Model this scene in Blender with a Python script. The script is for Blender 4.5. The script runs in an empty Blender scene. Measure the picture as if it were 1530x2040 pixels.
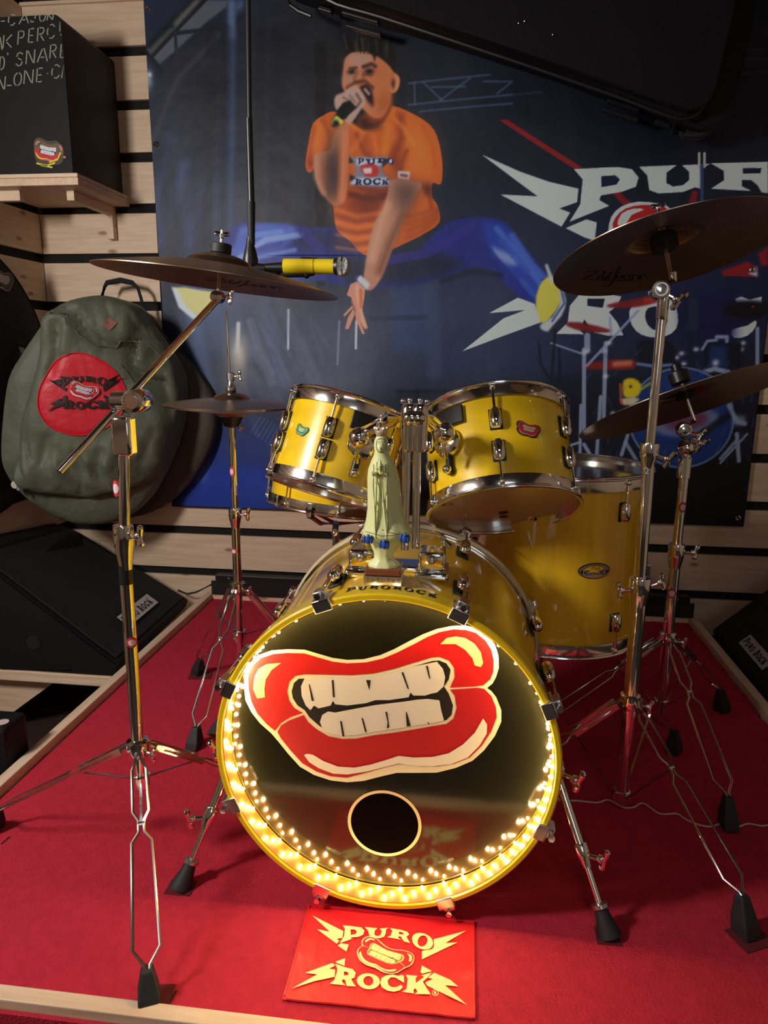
import bpy, math, random
import numpy as np
from mathutils import Vector, Matrix, noise
from mathutils.geometry import tessellate_polygon
random.seed(7)
S = bpy.context.scene
COL = S.collection

# ------------------------------------------------------------------ camera, light, exposure
FPX, CX, CY, CAMH = 1430.0, 765.0, 1020.0, 0.96
def _n(v): return v / np.linalg.norm(v)
_Y = _n(np.array([180., 314., -FPX]))
_X = np.array([11265., -420., FPX]); _X = _n(_X - _Y * _X.dot(_Y))
_Z = np.cross(_X, _Y)
RM = np.array([_X, _Y, _Z])
CAM = np.array([0., 0., CAMH])
cd = bpy.data.cameras.new('camera'); cam = bpy.data.objects.new('camera', cd); COL.objects.link(cam)
cd.sensor_fit = 'HORIZONTAL'; cd.sensor_width = 36.0; cd.lens = FPX / 1530.0 * 36.0
cd.clip_start = 0.02
m4 = Matrix([[RM[i][0], RM[i][1], RM[i][2], CAM[i]] for i in range(3)] + [[0, 0, 0, 1]])
cam.matrix_world = m4
S.camera = cam
def _ray(x, y): return RM @ np.array([x - CX, -(y - CY), -FPX])
def AY(x, y, Y):
    d = _ray(x, y); p = CAM + d * (Y / d[1]); return Vector(p)
def AZ(x, y, z=0.0):
    d = _ray(x, y); p = CAM + d * ((z - CAMH) / d[2]); return Vector(p)
def AX(x, y, X):
    d = _ray(x, y); p = CAM + d * (X / d[0]); return Vector(p)

w = bpy.data.worlds.new('room_air'); S.world = w; w.use_nodes = True
w.node_tree.nodes['Background'].inputs[0].default_value = (0.80, 0.74, 0.78, 1)
w.node_tree.nodes['Background'].inputs[1].default_value = 0.055
def area(name, loc, target, size, power, color, sy=None):
    l = bpy.data.lights.new(name, 'AREA'); l.shape = 'RECTANGLE'; l.size = size; l.size_y = sy or size
    l.energy = power; l.color = color
    o = bpy.data.objects.new(name, l); COL.objects.link(o); o.location = loc
    o.rotation_euler = (Vector(target) - Vector(loc)).to_track_quat('-Z', 'Y').to_euler()
    return o
area('doorway_light', (-1.55, 0.38, 1.52), (-0.2, 2.2, 0.75), 0.24, 35, (1.0, 0.95, 0.90), 0.36)
area('ceiling_lamp', (0.2, -1.1, 2.8), (0.2, -1.0, 0.0), 1.2, 7, (1.0, 0.97, 0.95), 0.35)
area('front_fill', (0.75, -2.25, 1.35), (0.2, 2.0, 0.9), 0.8, 4.5, (0.86, 0.93, 1.0), 1.1)  # added soft fill behind the camera, for highlights in the chrome; no real window
S.view_settings.view_transform = 'Standard'; S.view_settings.look = 'None'
S.view_settings.gamma = 1.0; S.view_settings.use_curve_mapping = False
S.view_settings.exposure = 0.0
LED_STRENGTH = 430.0

# ------------------------------------------------------------------ materials
def s2l(c):
    c = np.asarray(c, float) / 255.0
    return tuple(np.where(c <= 0.04045, c / 12.92, ((c + 0.055) / 1.055) ** 2.4))
def rgb(r, g, b): return s2l((r, g, b)) + (1.0,)
MATS = {}
def mat(name, color, rough=0.5, metal=0.0, coat=0.0, spec=0.5, bump=None, vary=None, trans=0.0, emit=None):
    m = bpy.data.materials.new(name); m.use_nodes = True; nt = m.node_tree; b = nt.nodes['Principled BSDF']
    b.inputs['Base Color'].default_value = color; b.inputs['Roughness'].default_value = rough
    b.inputs['Metallic'].default_value = metal; b.inputs['Coat Weight'].default_value = coat
    b.inputs['Coat Roughness'].default_value = 0.04
    b.inputs['Specular IOR Level'].default_value = spec; b.inputs['Transmission Weight'].default_value = trans
    if emit:
        b.inputs['Emission Color'].default_value = emit[0]; b.inputs['Emission Strength'].default_value = emit[1]
    tc = nt.nodes.new('ShaderNodeTexCoord')
    if vary:      # (scale, amount, stretch)
        mp = nt.nodes.new('ShaderNodeMapping'); mp.inputs['Scale'].default_value = vary[2]
        nz = nt.nodes.new('ShaderNodeTexNoise'); nz.inputs['Scale'].default_value = vary[0]; nz.inputs['Detail'].default_value = 5
        nt.links.new(tc.outputs['Object'], mp.inputs[0]); nt.links.new(mp.outputs[0], nz.inputs['Vector'])
        r = nt.nodes.new('ShaderNodeMapRange'); r.inputs[1].default_value = 0.3; r.inputs[2].default_value = 0.7
        r.inputs[3].default_value = 1 - vary[1]; r.inputs[4].default_value = 1 + vary[1]
        nt.links.new(nz.outputs[0], r.inputs[0])
        mx = nt.nodes.new('ShaderNodeMix'); mx.data_type = 'RGBA'; mx.blend_type = 'MULTIPLY'; mx.inputs[0].default_value = 1
        mx.inputs[6].default_value = color; nt.links.new(r.outputs[0], mx.inputs[7]); nt.links.new(mx.outputs[2], b.inputs['Base Color'])
    if bump:      # (scale, strength, distance)
        nz = nt.nodes.new('ShaderNodeTexNoise'); nz.inputs['Scale'].default_value = bump[0]; nz.inputs['Detail'].default_value = 4
        nt.links.new(tc.outputs['Object'], nz.inputs['Vector'])
        bp = nt.nodes.new('ShaderNodeBump'); bp.inputs['Strength'].default_value = bump[1]; bp.inputs['Distance'].default_value = bump[2]
        nt.links.new(nz.outputs[0], bp.inputs['Height']); nt.links.new(bp.outputs[0], b.inputs['Normal'])
    MATS[name] = m
    return m
def wood(name, c1, c2, knot, axis='x', rough=0.55):
    m = mat(name, c1, rough); nt = m.node_tree; b = nt.nodes['Principled BSDF']; N = nt.nodes.new; L = nt.links.new
    tc = N('ShaderNodeTexCoord'); mp = N('ShaderNodeMapping')
    mp.inputs['Scale'].default_value = {'x': (1.2, 14, 14), 'y': (14, 1.2, 14), 'z': (14, 14, 1.2)}[axis]
    L(tc.outputs['Object'], mp.inputs[0])
    nz = N('ShaderNodeTexNoise'); nz.inputs['Scale'].default_value = 4; nz.inputs['Detail'].default_value = 7; nz.inputs['Distortion'].default_value = .8
    L(mp.outputs[0], nz.inputs['Vector'])
    cr = N('ShaderNodeValToRGB'); cr.color_ramp.elements[0].position = .3; cr.color_ramp.elements[1].position = .72
    cr.color_ramp.elements[0].color = c2; cr.color_ramp.elements[1].color = c1
    L(nz.outputs[0], cr.inputs[0])
    sp = N('ShaderNodeSeparateXYZ'); L(tc.outputs['Object'], sp.inputs[0]); o = {'x': (0, 1, 2), 'y': (1, 0, 2), 'z': (2, 0, 1)}[axis]
    ad = N('ShaderNodeMath'); L(sp.outputs[o[1]], ad.inputs[0]); L(sp.outputs[o[2]], ad.inputs[1])
    cm = N('ShaderNodeCombineXYZ'); ml = N('ShaderNodeMath'); ml.operation = 'MULTIPLY'; ml.inputs[1].default_value = .42
    L(sp.outputs[o[0]], ml.inputs[0]); L(ml.outputs[0], cm.inputs[0]); L(ad.outputs[0], cm.inputs[1])
    vo = N('ShaderNodeTexVoronoi'); vo.voronoi_dimensions = '2D'; vo.inputs['Scale'].default_value = 11; L(cm.outputs[0], vo.inputs['Vector'])
    kr = N('ShaderNodeMapRange'); kr.inputs[1].default_value = .04; kr.inputs[2].default_value = .115; kr.inputs[3].default_value = .8; kr.inputs[4].default_value = 0
    L(vo.outputs['Distance'], kr.inputs[0])
    sc = N('ShaderNodeSeparateColor'); L(vo.outputs['Color'], sc.inputs[0]); gt = N('ShaderNodeMath'); gt.operation = 'GREATER_THAN'; gt.inputs[1].default_value = .62
    L(sc.outputs[0], gt.inputs[0]); kk = N('ShaderNodeMath'); kk.operation = 'MULTIPLY'; L(gt.outputs[0], kk.inputs[0]); L(kr.outputs[0], kk.inputs[1])
    mx = N('ShaderNodeMix'); mx.data_type = 'RGBA'; mx.inputs[7].default_value = knot
    L(kk.outputs[0], mx.inputs[0]); L(cr.outputs[0], mx.inputs[6]); L(mx.outputs[2], b.inputs['Base Color'])
    bp = N('ShaderNodeBump'); bp.inputs['Strength'].default_value = .12; bp.inputs['Distance'].default_value = .002
    L(nz.outputs[0], bp.inputs['Height']); L(bp.outputs[0], b.inputs['Normal'])
    return m
M_plank = wood('pine_plank', rgb(222, 198, 170), rgb(204, 174, 146), rgb(126, 84, 56))
M_plank_y = wood('pine_plank_side', rgb(222, 198, 170), rgb(204, 174, 146), rgb(126, 84, 56), 'y')
M_board = wood('pine_board', rgb(226, 200, 172), rgb(204, 170, 140), rgb(130, 86, 58))
M_board_y = wood('pine_board_deep', rgb(226, 200, 172), rgb(204, 170, 140), rgb(130, 86, 58), 'y')
M_black = mat('black_gap', rgb(14, 12, 12), 0.9)
M_ply = mat('dark_ceiling', rgb(70, 58, 50), 0.8)
M_carpet = mat('red_carpet', rgb(180, 42, 60), 0.95, spec=0.15, bump=(260, 0.6, 0.004), vary=(60, 0.10, (1, 1, 1)))
M_chrome = mat('chrome', (0.90, 0.90, 0.90, 1), 0.08, 1.0)
M_satin = mat('satin_steel', (0.62, 0.60, 0.59, 1), 0.28, 1.0)
M_dull = mat('brushed_tube', (0.66, 0.64, 0.62, 1), 0.18, 1.0)
M_rubber = mat('black_rubber', rgb(30, 30, 32), 0.62)
M_blackpl = mat('black_plastic', rgb(22, 22, 24), 0.38)
M_blackcl = mat('black_cloth', rgb(24, 24, 27), 0.9, bump=(120, .3, .004))
M_case = mat('black_polymer', rgb(9, 9, 13), 0.62, spec=.25, bump=(220, .35, .002))
M_box = mat('black_paint', rgb(14, 15, 17), 0.6, spec=.3)
M_hoop = mat('hoop_chrome', (0.90, 0.90, 0.90, 1), 0.13, 1.0)
M_grille = mat('black_grille', rgb(15, 16, 19), 0.8, bump=(400, .6, .003))
M_green = mat('olive_nylon', rgb(86, 92, 74), 0.62, bump=(9, .5, .03), vary=(5, .12, (1, 1, 1)))
M_dkgreen = mat('dark_olive_nylon', rgb(68, 60, 50), 0.7, bump=(9, .4, .03))
M_redcl = mat('red_nylon', rgb(196, 26, 44), 0.5, bump=(14, .35, .02))
M_piping = mat('olive_piping', rgb(92, 90, 74), 0.6)
M_matred = mat('red_satin', rgb(214, 14, 30), 0.5, bump=(26, .35, .01))
M_shell = mat('yellow_lacquer', rgb(250, 206, 24), 0.30, coat=1.0, vary=(3.5, .10, (1, 1, 9)))
M_shellf = mat('amber_lacquer', rgb(236, 186, 32), 0.30, coat=1.0, vary=(3.5, .10, (9, 9, 1)))
M_hoopy = mat('yellow_hoop', rgb(246, 206, 30), 0.28, coat=1.0)
M_clear = mat('clear_rim', rgb(205, 188, 150), 0.15, coat=.6)
M_head = mat('black_mirror_head', rgb(25, 23, 13), 0.10, spec=.5, coat=0.2); M_head.node_tree.nodes['Principled BSDF'].inputs['IOR'].default_value = 1.85
M_claw = mat('claw_steel', (0.80, 0.78, 0.76, 1), 0.24, 1.0)
M_film = mat('translucent_head', rgb(196, 156, 116), 0.22, coat=.4)
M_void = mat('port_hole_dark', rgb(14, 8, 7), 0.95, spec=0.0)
M_smoke = mat('smoky_head', rgb(122, 116, 118), 0.16, coat=.5)
M_glow = mat('phosphor_plastic', rgb(228, 232, 168), 0.38, coat=.15)
M_blue = mat('blue_paint', rgb(44, 84, 170), 0.45)
M_ink = mat('brown_ink', rgb(92, 84, 34), 0.7)
M_gold = mat('pale_gold', (0.93, 0.76, 0.54, 1), 0.36, 0.75)
M_mahog = mat('red_brown_wood', rgb(122, 62, 40), 0.35, coat=.5)
M_yel = mat('yellow_plastic', rgb(242, 212, 24), 0.4)
M_mesh = mat('grille_silver', (0.55, 0.56, 0.58, 1), 0.35, 1.0, bump=(900, 1.0, .004))
M_white = mat('white_cable', rgb(205, 180, 176), 0.5)
M_led = mat('led_bulb', rgb(255, 236, 170), 0.4, emit=((1.0, 0.79, 0.36, 1), LED_STRENGTH))
M_strip = mat('led_strip_board', rgb(128, 76, 22), 0.6, spec=.1)
M_patch = mat('velcro', rgb(92, 16, 26), 0.95)
# bronze with lathe rings
M_bronze = mat('cymbal_bronze', (0.40, 0.28, 0.19, 1), 0.33, 1.0)
nt = M_bronze.node_tree; b = nt.nodes['Principled BSDF']
uvn = nt.nodes.new('ShaderNodeAttribute'); uvn.attribute_name = 'rad'
wv = nt.nodes.new('ShaderNodeMath'); wv.operation = 'SINE'; ml = nt.nodes.new('ShaderNodeMath'); ml.operation = 'MULTIPLY'; ml.inputs[1].default_value = 1500
nt.links.new(uvn.outputs['Fac'], ml.inputs[0]); nt.links.new(ml.outputs[0], wv.inputs[0])
bp = nt.nodes.new('ShaderNodeBump'); bp.inputs['Strength'].default_value = .25; bp.inputs['Distance'].default_value = .0006
nt.links.new(wv.outputs[0], bp.inputs['Height']); nt.links.new(bp.outputs[0], b.inputs['Normal'])
# printed pigment, read from a colour attribute
M_print = mat('printed_ink', (1, 1, 1, 1), 0.5); nt = M_print.node_tree
at = nt.nodes.new('ShaderNodeAttribute'); at.attribute_name = 'Col'; nt.links.new(at.outputs['Color'], nt.nodes['Principled BSDF'].inputs['Base Color'])
M_vinyl = mat('banner_vinyl', (1, 1, 1, 1), 0.48, spec=.35, bump=(3.2, .35, .03)); nt = M_vinyl.node_tree
at = nt.nodes.new('ShaderNodeAttribute'); at.attribute_name = 'Col'; nt.links.new(at.outputs['Color'], nt.nodes['Principled BSDF'].inputs['Base Color'])

# ------------------------------------------------------------------ object helpers
def tag(o, label=None, cat=None, group=None, kind=None):
    if label: o['label'] = label
    if cat: o['category'] = cat
    if group: o['group'] = group
    if kind: o['kind'] = kind
    return o
def thing(name, label, cat, loc=(0, 0, 0), group=None):
    o = bpy.data.objects.new(name, None); COL.objects.link(o); o.location = loc; o.empty_display_size = .05
    return tag(o, label, cat, group)
def origin(o):
    v = Vector((0, 0, 0))
    while o is not None: v = v + Vector(o.location); o = o.parent
    return v
def frame(axis):
    a = Vector(axis).normalized()
    t = Vector((0, 0, 1)) if abs(a.z) < .9 else Vector((1, 0, 0))
    u = a.cross(t).normalized(); v = u.cross(a).normalized()
    return u, v, a
class MB:
    def __init__(s): s.v = []; s.f = []; s.c = []; s.m = []; s.cur = None; s.mi = 0; s.rad = None
    def add(s, vs, fs):
        o = len(s.v); s.v += [Vector(p) for p in vs]
        for f in fs: s.f.append([i + o for i in f]); s.c.append(s.cur); s.m.append(s.mi)
        return s
    def box(s, lo, hi, T=None):
        x0, y0, z0 = lo; x1, y1, z1 = hi
        vs = [Vector(p) for p in ((x0,y0,z0),(x1,y0,z0),(x1,y1,z0),(x0,y1,z0),(x0,y0,z1),(x1,y0,z1),(x1,y1,z1),(x0,y1,z1))]
        if T is not None: vs = [T @ p for p in vs]
        return s.add(vs, [(0,3,2,1),(4,5,6,7),(0,1,5,4),(1,2,6,5),(2,3,7,6),(3,0,4,7)])
    def cone(s, p0, p1, r0, r1=None, n=20, caps=True):
        r1 = r0 if r1 is None else r1; p0 = Vector(p0); p1 = Vector(p1); u, v, a = frame(p1 - p0)
        vs = []
        for p, r in ((p0, r0), (p1, r1)):
            for k in range(n):
                t = 2 * math.pi * k / n; vs.append(p + u * (r * math.cos(t)) + v * (r * math.sin(t)))
        fs = [(k, (k + 1) % n, n + (k + 1) % n, n + k) for k in range(n)]
        if caps: fs += [tuple(range(n))[::-1], tuple(range(n, 2 * n))]
        return s.add(vs, fs)
    def lathe(s, c, axis, prof, n=32, closed=False, ax=None):
        c = Vector(c); u, v, a = frame(axis) if ax is None else ax; vs = []; fs = []
        for (r, h) in prof:
            for k in range(n):
                t = 2 * math.pi * k / n; vs.append(c + a * h + u * (r * math.cos(t)) + v * (r * math.sin(t)))
        P = len(prof)
        for i in range(P if closed else P - 1):
            j = (i + 1) % P
            for k in range(n): fs.append((i * n + k, i * n + (k + 1) % n, j * n + (k + 1) % n, j * n + k))
        if not closed:
            if prof[0][0] > 1e-5: fs.append(tuple(range(n))[::-1])
            if prof[-1][0] > 1e-5: fs.append(tuple(range((P - 1) * n, P * n)))
        return s.add(vs, fs)
    def tube(s, pts, r, n=10, closed=False):
        pts = [Vector(p) for p in pts]; N = len(pts); vs = []; fs = []; pu = None
        for i, p in enumerate(pts):
            if closed: d = pts[(i + 1) % N] - pts[i - 1]
            else: d = pts[min(i + 1, N - 1)] - pts[max(i - 1, 0)]
            d.normalize()
            if pu is None: u, v, _ = frame(d)
            else:
                u = pu - d * pu.dot(d)
                u = u.normalized() if u.length > 1e-6 else frame(d)[0]
                v = d.cross(u)
            pu = u; rr = r[i] if isinstance(r, (list, tuple)) else r
            for k in range(n):
                t = 2 * math.pi * k / n; vs.append(p + u * (rr * math.cos(t)) + v * (rr * math.sin(t)))
        for i in range(N if closed else N - 1):
            j = (i + 1) % N
            for k in range(n): fs.append((i * n + k, i * n + (k + 1) % n, j * n + (k + 1) % n, j * n + k))
        if not closed: fs += [tuple(range(n))[::-1], tuple(range((N - 1) * n, N * n))]
        return s.add(vs, fs)
    def ball(s, c, r, n=14, sc=(1, 1, 1)):
        c = Vector(c); vs = []; fs = []; m = n // 2
        for i in range(1, m):
            ph = math.pi * i / m
            for k in range(n):
                t = 2 * math.pi * k / n
                vs.append(c + Vector((r * sc[0] * math.sin(ph) * math.cos(t), r * sc[1] * math.sin(ph) * math.sin(t), r * sc[2] * math.cos(ph))))
        vs += [c + Vector((0, 0, r * sc[2])), c - Vector((0, 0, r * sc[2]))]
        for i in range(m - 2):
            for k in range(n): fs.append((i * n + k, (i + 1) * n + k, (i + 1) * n + (k + 1) % n, i * n + (k + 1) % n))
        T = len(vs) - 2
        for k in range(n): fs.append((T, k, (k + 1) % n)); fs.append((T + 1, (m - 2) * n + (k + 1) % n, (m - 2) * n + k))
        return s.add(vs, fs)
    def prism(s, poly, d):     # closed planar outline swept by vector d
        n = len(poly); a = [Vector(p) for p in poly]; d = Vector(d)
        tr = tessellate_polygon([a]); vs = a + [p + d for p in a]
        fs = [tuple(t) for t in tr] + [tuple(i + n for i in t)[::-1] for t in tr] + [(i, (i + 1) % n, n + (i + 1) % n, n + i) for i in range(n)]
        return s.add(vs, fs)
    def flat(s, loops, fn):    # loops in 2-D (outer + holes), mapped by fn to 3-D
        ls = [[Vector((p[0], p[1], 0)) for p in l] for l in loops]
        tr = tessellate_polygon(ls); fl = [p for l in ls for p in l]
        return s.add([fn(p.x, p.y) for p in fl], [tuple(t) for t in tr])
    def build(s, name, m, parent=None, smooth=True, bevel=0, sub=0, solid=0, angle=35):
        og = origin(parent) if parent is not None else Vector((0, 0, 0))
        me = bpy.data.meshes.new(name); me.from_pydata([tuple(p - og) for p in s.v], [], s.f); me.update()
        for mm in (m if isinstance(m, (list, tuple)) else [m]): me.materials.append(mm)
        if any(s.m): me.polygons.foreach_set('material_index', s.m)
        if any(c is not None for c in s.c):
            at = me.color_attributes.new('Col', 'FLOAT_COLOR', 'CORNER'); arr = []
            for p, c in zip(me.polygons, s.c):
                arr += list((tuple(c) + (1.0,))[:4]) * p.loop_total
            at.data.foreach_set('color', arr)
        if s.rad is not None:
            at = me.attributes.new('rad', 'FLOAT', 'POINT'); at.data.foreach_set('value', s.rad)
        import bmesh
        bm = bmesh.new(); bm.from_mesh(me)
        if not any(c is not None for c in s.c): bmesh.ops.recalc_face_normals(bm, faces=bm.faces)
        for f in bm.faces: f.smooth = smooth
        if smooth:
            th = math.radians(angle)
            for e in bm.edges:
                if len(e.link_faces) == 2 and e.calc_face_angle(0) > th: e.smooth = False
        bm.to_mesh(me); bm.free()
        o = bpy.data.objects.new(name, me); COL.objects.link(o)
        if parent is not None: o.parent = parent
        if bevel:
            b = o.modifiers.new('bevel', 'BEVEL'); b.width = bevel; b.segments = 2; b.limit_method = 'ANGLE'; b.angle_limit = math.radians(40)
        if sub:
            b = o.modifiers.new('sub', 'SUBSURF'); b.levels = sub; b.render_levels = sub
        return o
def smooth2(pts, k=4):       # Catmull-Rom through a closed outline
    n = len(pts); out = []
    for i in range(n):
        p0, p1, p2, p3 = (np.array(pts[(i + j - 1) % n], float) for j in range(4))
        for q in range(k):
            t = q / k
            out.append(tuple(.5 * ((2 * p1) + (-p0 + p2) * t + (2 * p0 - 5 * p1 + 4 * p2 - p3) * t * t + (-p0 + 3 * p1 - 3 * p2 + p3) * t ** 3)))
    return out
def ell(cx, cy, rx, ry, rot=0, n=28):
    c, s_ = math.cos(math.radians(rot)), math.sin(math.radians(rot))
    return [(cx + rx * math.cos(2*math.pi*k/n) * c - ry * math.sin(2*math.pi*k/n) * s_, cy + rx * math.cos(2*math.pi*k/n) * s_ + ry * math.sin(2*math.pi*k/n) * c) for k in range(n)]
# ------------------------------------------------------------------ artwork outlines
def _k(l): return [(400 + x / 2.125, 1160 + y / 2.125) for x, y in l]
HEADY = 1.112
def _kn(l):
    out = []
    for x, y in _k(l):
        p = AY(x, y, HEADY); out.append((p.x + 0.125, p.z - 0.302))
    return out
CREAM, LIPRED, INK, HILI, TEETH = s2l((236, 216, 172)), s2l((186, 8, 12)), s2l((22, 16, 12)), s2l((250, 226, 120)), s2l((214, 202, 186))
_outer = _kn([(185,455),(183,400),(200,350),(240,310),(300,288),(370,283),(440,285),(500,303),(560,320),(620,328),(690,325),(760,308),(820,282),(880,250),(940,220),(1000,197),(1060,185),(1120,182),(1170,195),(1215,225),(1245,262),(1260,310),(1262,360),(1250,400),(1235,428),(1212,447),(1230,460),(1250,485),(1272,540),(1272,590),(1245,650),(1200,710),(1150,755),(1080,785),(1000,805),(900,806),(830,806),(760,822),(690,840),(620,846),(550,838),(480,815),(420,780),(370,725),(330,675),(300,640),(250,595),(215,550),(190,500)])
_up = _kn([(200,400),(215,355),(255,320),(310,302),(370,298),(440,300),(500,318),(560,335),(620,342),(700,338),(770,322),(830,297),(900,262),(960,230),(1010,210),(1070,198),(1120,200),(1165,213),(1205,245),(1230,285),(1240,330),(1238,380),(1225,410),(1195,435),(1160,440),(1055,445),(1075,400),(1072,360),(1050,330),(1010,315),(980,317),(900,340),(820,365),(730,385),(640,392),(540,390),(440,388),(400,395),(375,420),(366,460),(375,500),(395,530),(433,552),(380,570),(340,595),(315,628),(280,600),(240,555),(215,505),(203,450)])
_lo = _kn([(325,632),(340,605),(375,583),(437,560),(455,590),(490,620),(540,650),(600,662),(660,660),(740,645),(820,635),(900,622),(980,608),(1040,598),(1070,575),(1083,530),(1075,480),(1055,453),(1100,450),(1170,445),(1200,450),(1230,480),(1250,530),(1253,570),(1230,630),(1190,690),(1140,740),(1070,768),(1000,778),(940,778),(840,768),(770,785),(700,805),(620,826),(550,820),(490,800),(430,765),(380,710),(340,660)])
_blk = _kn([(385,460),(395,425),(415,407),(540,403),(640,405),(730,398),(820,378),(900,355),(980,332),(1010,330),(1040,342),(1058,370),(1050,410),(1030,440),(1050,470),(1068,520),(1062,560),(1040,582),(980,594),(820,620),(740,630),(660,645),(600,648),(550,638),(500,605),(460,570),(440,540),(410,520),(390,490)])
_t1 = _kn([(440,405),(540,403),(640,405),(730,398),(820,378),(900,355),(1000,335),(1025,365),(1035,400),(1028,440),(1000,465),(975,470),(950,478),(900,478),(888,465),(880,485),(800,497),(740,497),(700,510),(620,520),(570,515),(560,500),(550,520),(500,532),(480,520),(465,540),(445,520),(428,480),(425,440)])
_t2 = _kn([(505,590),(515,560),(540,545),(570,550),(620,540),(740,518),(850,505),(920,495),(960,492),(1010,498),(1018,540),(1030,585),(980,594),(820,620),(740,630),(660,645),(600,648),(550,638),(515,615)])
_sl = [_kn(l) for l in ([(458,430),(462,430),(480,500),(470,500)],[(555,412),(563,412),(568,485),(560,485)],[(700,412),(720,412),(714,455)],[(850,380),(858,378),(882,450),(876,450)],[(953,352),(962,352),(973,408),(967,405)],[(590,585),(597,585),(609,650),(600,650)],[(680,570),(688,575),(704,632),(696,632)],[(781,545),(790,548),(799,612),(788,617),(791,590)],[(868,545),(873,548),(889,606),(872,608)],[(958,590),(962,590),(970,598),(964,599)])]
_hl = [_kn(l) for l in ([(222,450),(228,400),(245,365),(280,345),(340,340),(300,370),(275,410),(270,450),(272,485),(240,490)],[(1015,260),(1040,235),(1080,228),(1120,235),(1160,260),(1185,295),(1195,340),(1185,357),(1160,350),(1150,320),(1120,285),(1080,260)])]
_h3 = _kn([(438,730),(450,724),(475,728),(520,755),(580,778),(650,783),(720,770),(780,752),(838,733),(900,740),(980,738),(1050,722),(1110,685),(1160,635),(1195,575),(1212,600),(1210,640),(1180,690),(1130,740),(1060,768),(980,777),(900,775),(840,765),(760,785),(700,800),(620,812),(560,808),(500,785),(460,760)])
LIPS = [(_outer, 'edge', 0), (_up, 'lip', 1), (_lo, 'lip2', 1), (_blk, 'ink', 1), (_t1, 'teeth', 2), (_t2, 'teeth', 2), (_hl[0], 'hi', 2), (_hl[1], 'hi', 2), (_h3, 'hi2', 2)] + [(l, 'ink', 3) for l in _sl]
_smoothable = {id(_outer), id(_up), id(_lo), id(_hl[0]), id(_hl[1])}
_lb = [min(p[0] for p in _outer), max(p[0] for p in _outer), min(p[1] for p in _outer), max(p[1] for p in _outer)]
def lips_unit(mirror=False):      # same outlines scaled to width 1 about their centre
    cx, cz, wd = (_lb[0] + _lb[1]) / 2, (_lb[2] + _lb[3]) / 2, _lb[1] - _lb[0]
    return [([((-1 if mirror else 1) * (x - cx) / wd, (z - cz) / wd) for x, z in l], c, k) for l, c, k in LIPS]
def art(mb, shapes, fn, pal, base=0.0, step=0.0003):
    for l, c, k in shapes:
        if c not in pal: continue
        loops = l if isinstance(l[0][0], (tuple, list)) else [l]
        mb.cur = tuple(pal[c]) + (1.0,)
        mb.flat(loops, lambda x, y: fn(x, y, base + k * step))
def plane_fn(o, u, v, n, s=1.0):
    o, u, v, n = Vector(o), Vector(u).normalized() * s, Vector(v).normalized() * s, Vector(n).normalized()
    return lambda x, y, d=0.0: o + u * x + v * y + n * d
PAL = dict(edge=CREAM, lip=LIPRED, lip2=s2l((176, 8, 22)), ink=INK, teeth=TEETH, hi=HILI, hi2=s2l((232, 216, 190)))

# full emblem, traced on the rug and rectified
def _m(l): return [tuple(AZ(560 + x / 3.825, 1800 + y / 3.825, .006))[:2] for x, y in l]
_mc = _m([(745, 420)])[0]
def _mu(l): return [((x - _mc[0]) / .26, (y - _mc[1]) / .26) for x, y in _m(l)]
SLAB = dict(
 P=[smooth2(_mu([(470,162),(515,166),(560,172),(610,178),(635,203),(625,235),(590,252),(535,258),(530,270),(553,265),(445,300),(478,250),(487,190)]),1), _mu([(530,195),(560,195),(578,210),(565,232),(530,238)])],
 U=[_mu([(637,175),(735,185),(715,200),(710,228),(722,242),(745,243),(760,232),(768,205),(750,187),(820,183),(800,195),(797,225),(785,250),(750,262),(700,255),(672,240),(665,205)])],
 R=[_mu([(828,185),(915,197),(960,210),(976,230),(955,250),(983,295),(935,282),(912,248),(897,246),(893,258),(915,270),(808,252),(835,240),(848,205)]), _mu([(898,212),(930,218),(935,232),(898,230)])],
 O=[_mu(ell(1078,282,84,60,24)), _mu(ell(1078,280,36,44,30,20))],
 R2=[_mu([(412,455),(500,485),(545,495),(568,525),(560,560),(535,572),(548,600),(570,630),(500,625),(488,578),(468,575),(465,595),(490,620),(370,608),(405,580),(425,520),(428,490)]), _mu([(480,512),(510,520),(515,540),(478,545)])],
 O2=[_mu(ell(665,588,88,60,4)), _mu(ell(665,585,38,36,0,20))],
 C2=[_mu([(935,545),(938,598),(905,580),(870,560),(835,560),(812,585),(818,615),(845,632),(880,628),(915,612),(928,628),(905,655),(860,668),(810,660),(770,635),(755,600),(765,565),(800,545),(850,538),(895,548),(912,540)])],
 K=[_mu([(950,540),(1040,546),(1025,562),(1027,600),(1090,552),(1068,540),(1148,520),(1130,545),(1080,590),(1115,650),(1140,690),(1018,686),(1040,668),(1022,640),(1008,655),(1012,683),(922,666),(955,645),(965,570)])])
BOLTS = [_mu(l) for l in ([(238,88),(475,208),(466,262),(424,268),(443,282),(424,303),(272,192),(370,210)],[(430,315),(462,300),(515,310),(498,362)],[(1163,268),(1412,203),(1253,297),(1345,293),(1073,420),(1073,358),(1100,352),(1150,345),(1165,325)],[(80,642),(275,535),(182,525),(390,450),(412,470),(368,493),(412,503),(408,555),(260,585)],[(413,440),(488,412),(483,470),(430,452)],[(1165,522),(1290,575),(1350,630),(1250,618),(1418,768),(1110,620),(1100,595),(1155,570),(1120,560)],[(1073,465),(1150,510),(1075,528),(1062,515)])]
def logo(rmark=False):
    sh = [(b, 'type', 1) for b in BOLTS] + [(v, 'type', 1) for v in SLAB.values()]
    if rmark: sh += [([_mu(ell(1175,678,25,24,0,16)), _mu(ell(1175,678,20,19,0,16))], 'type', 1), (_mu([(1166,668),(1180,668),(1182,678),(1184,690),(1178,690),(1174,680),(1172,690),(1166,690)]), 'type', 1)]
    return sh
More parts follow.
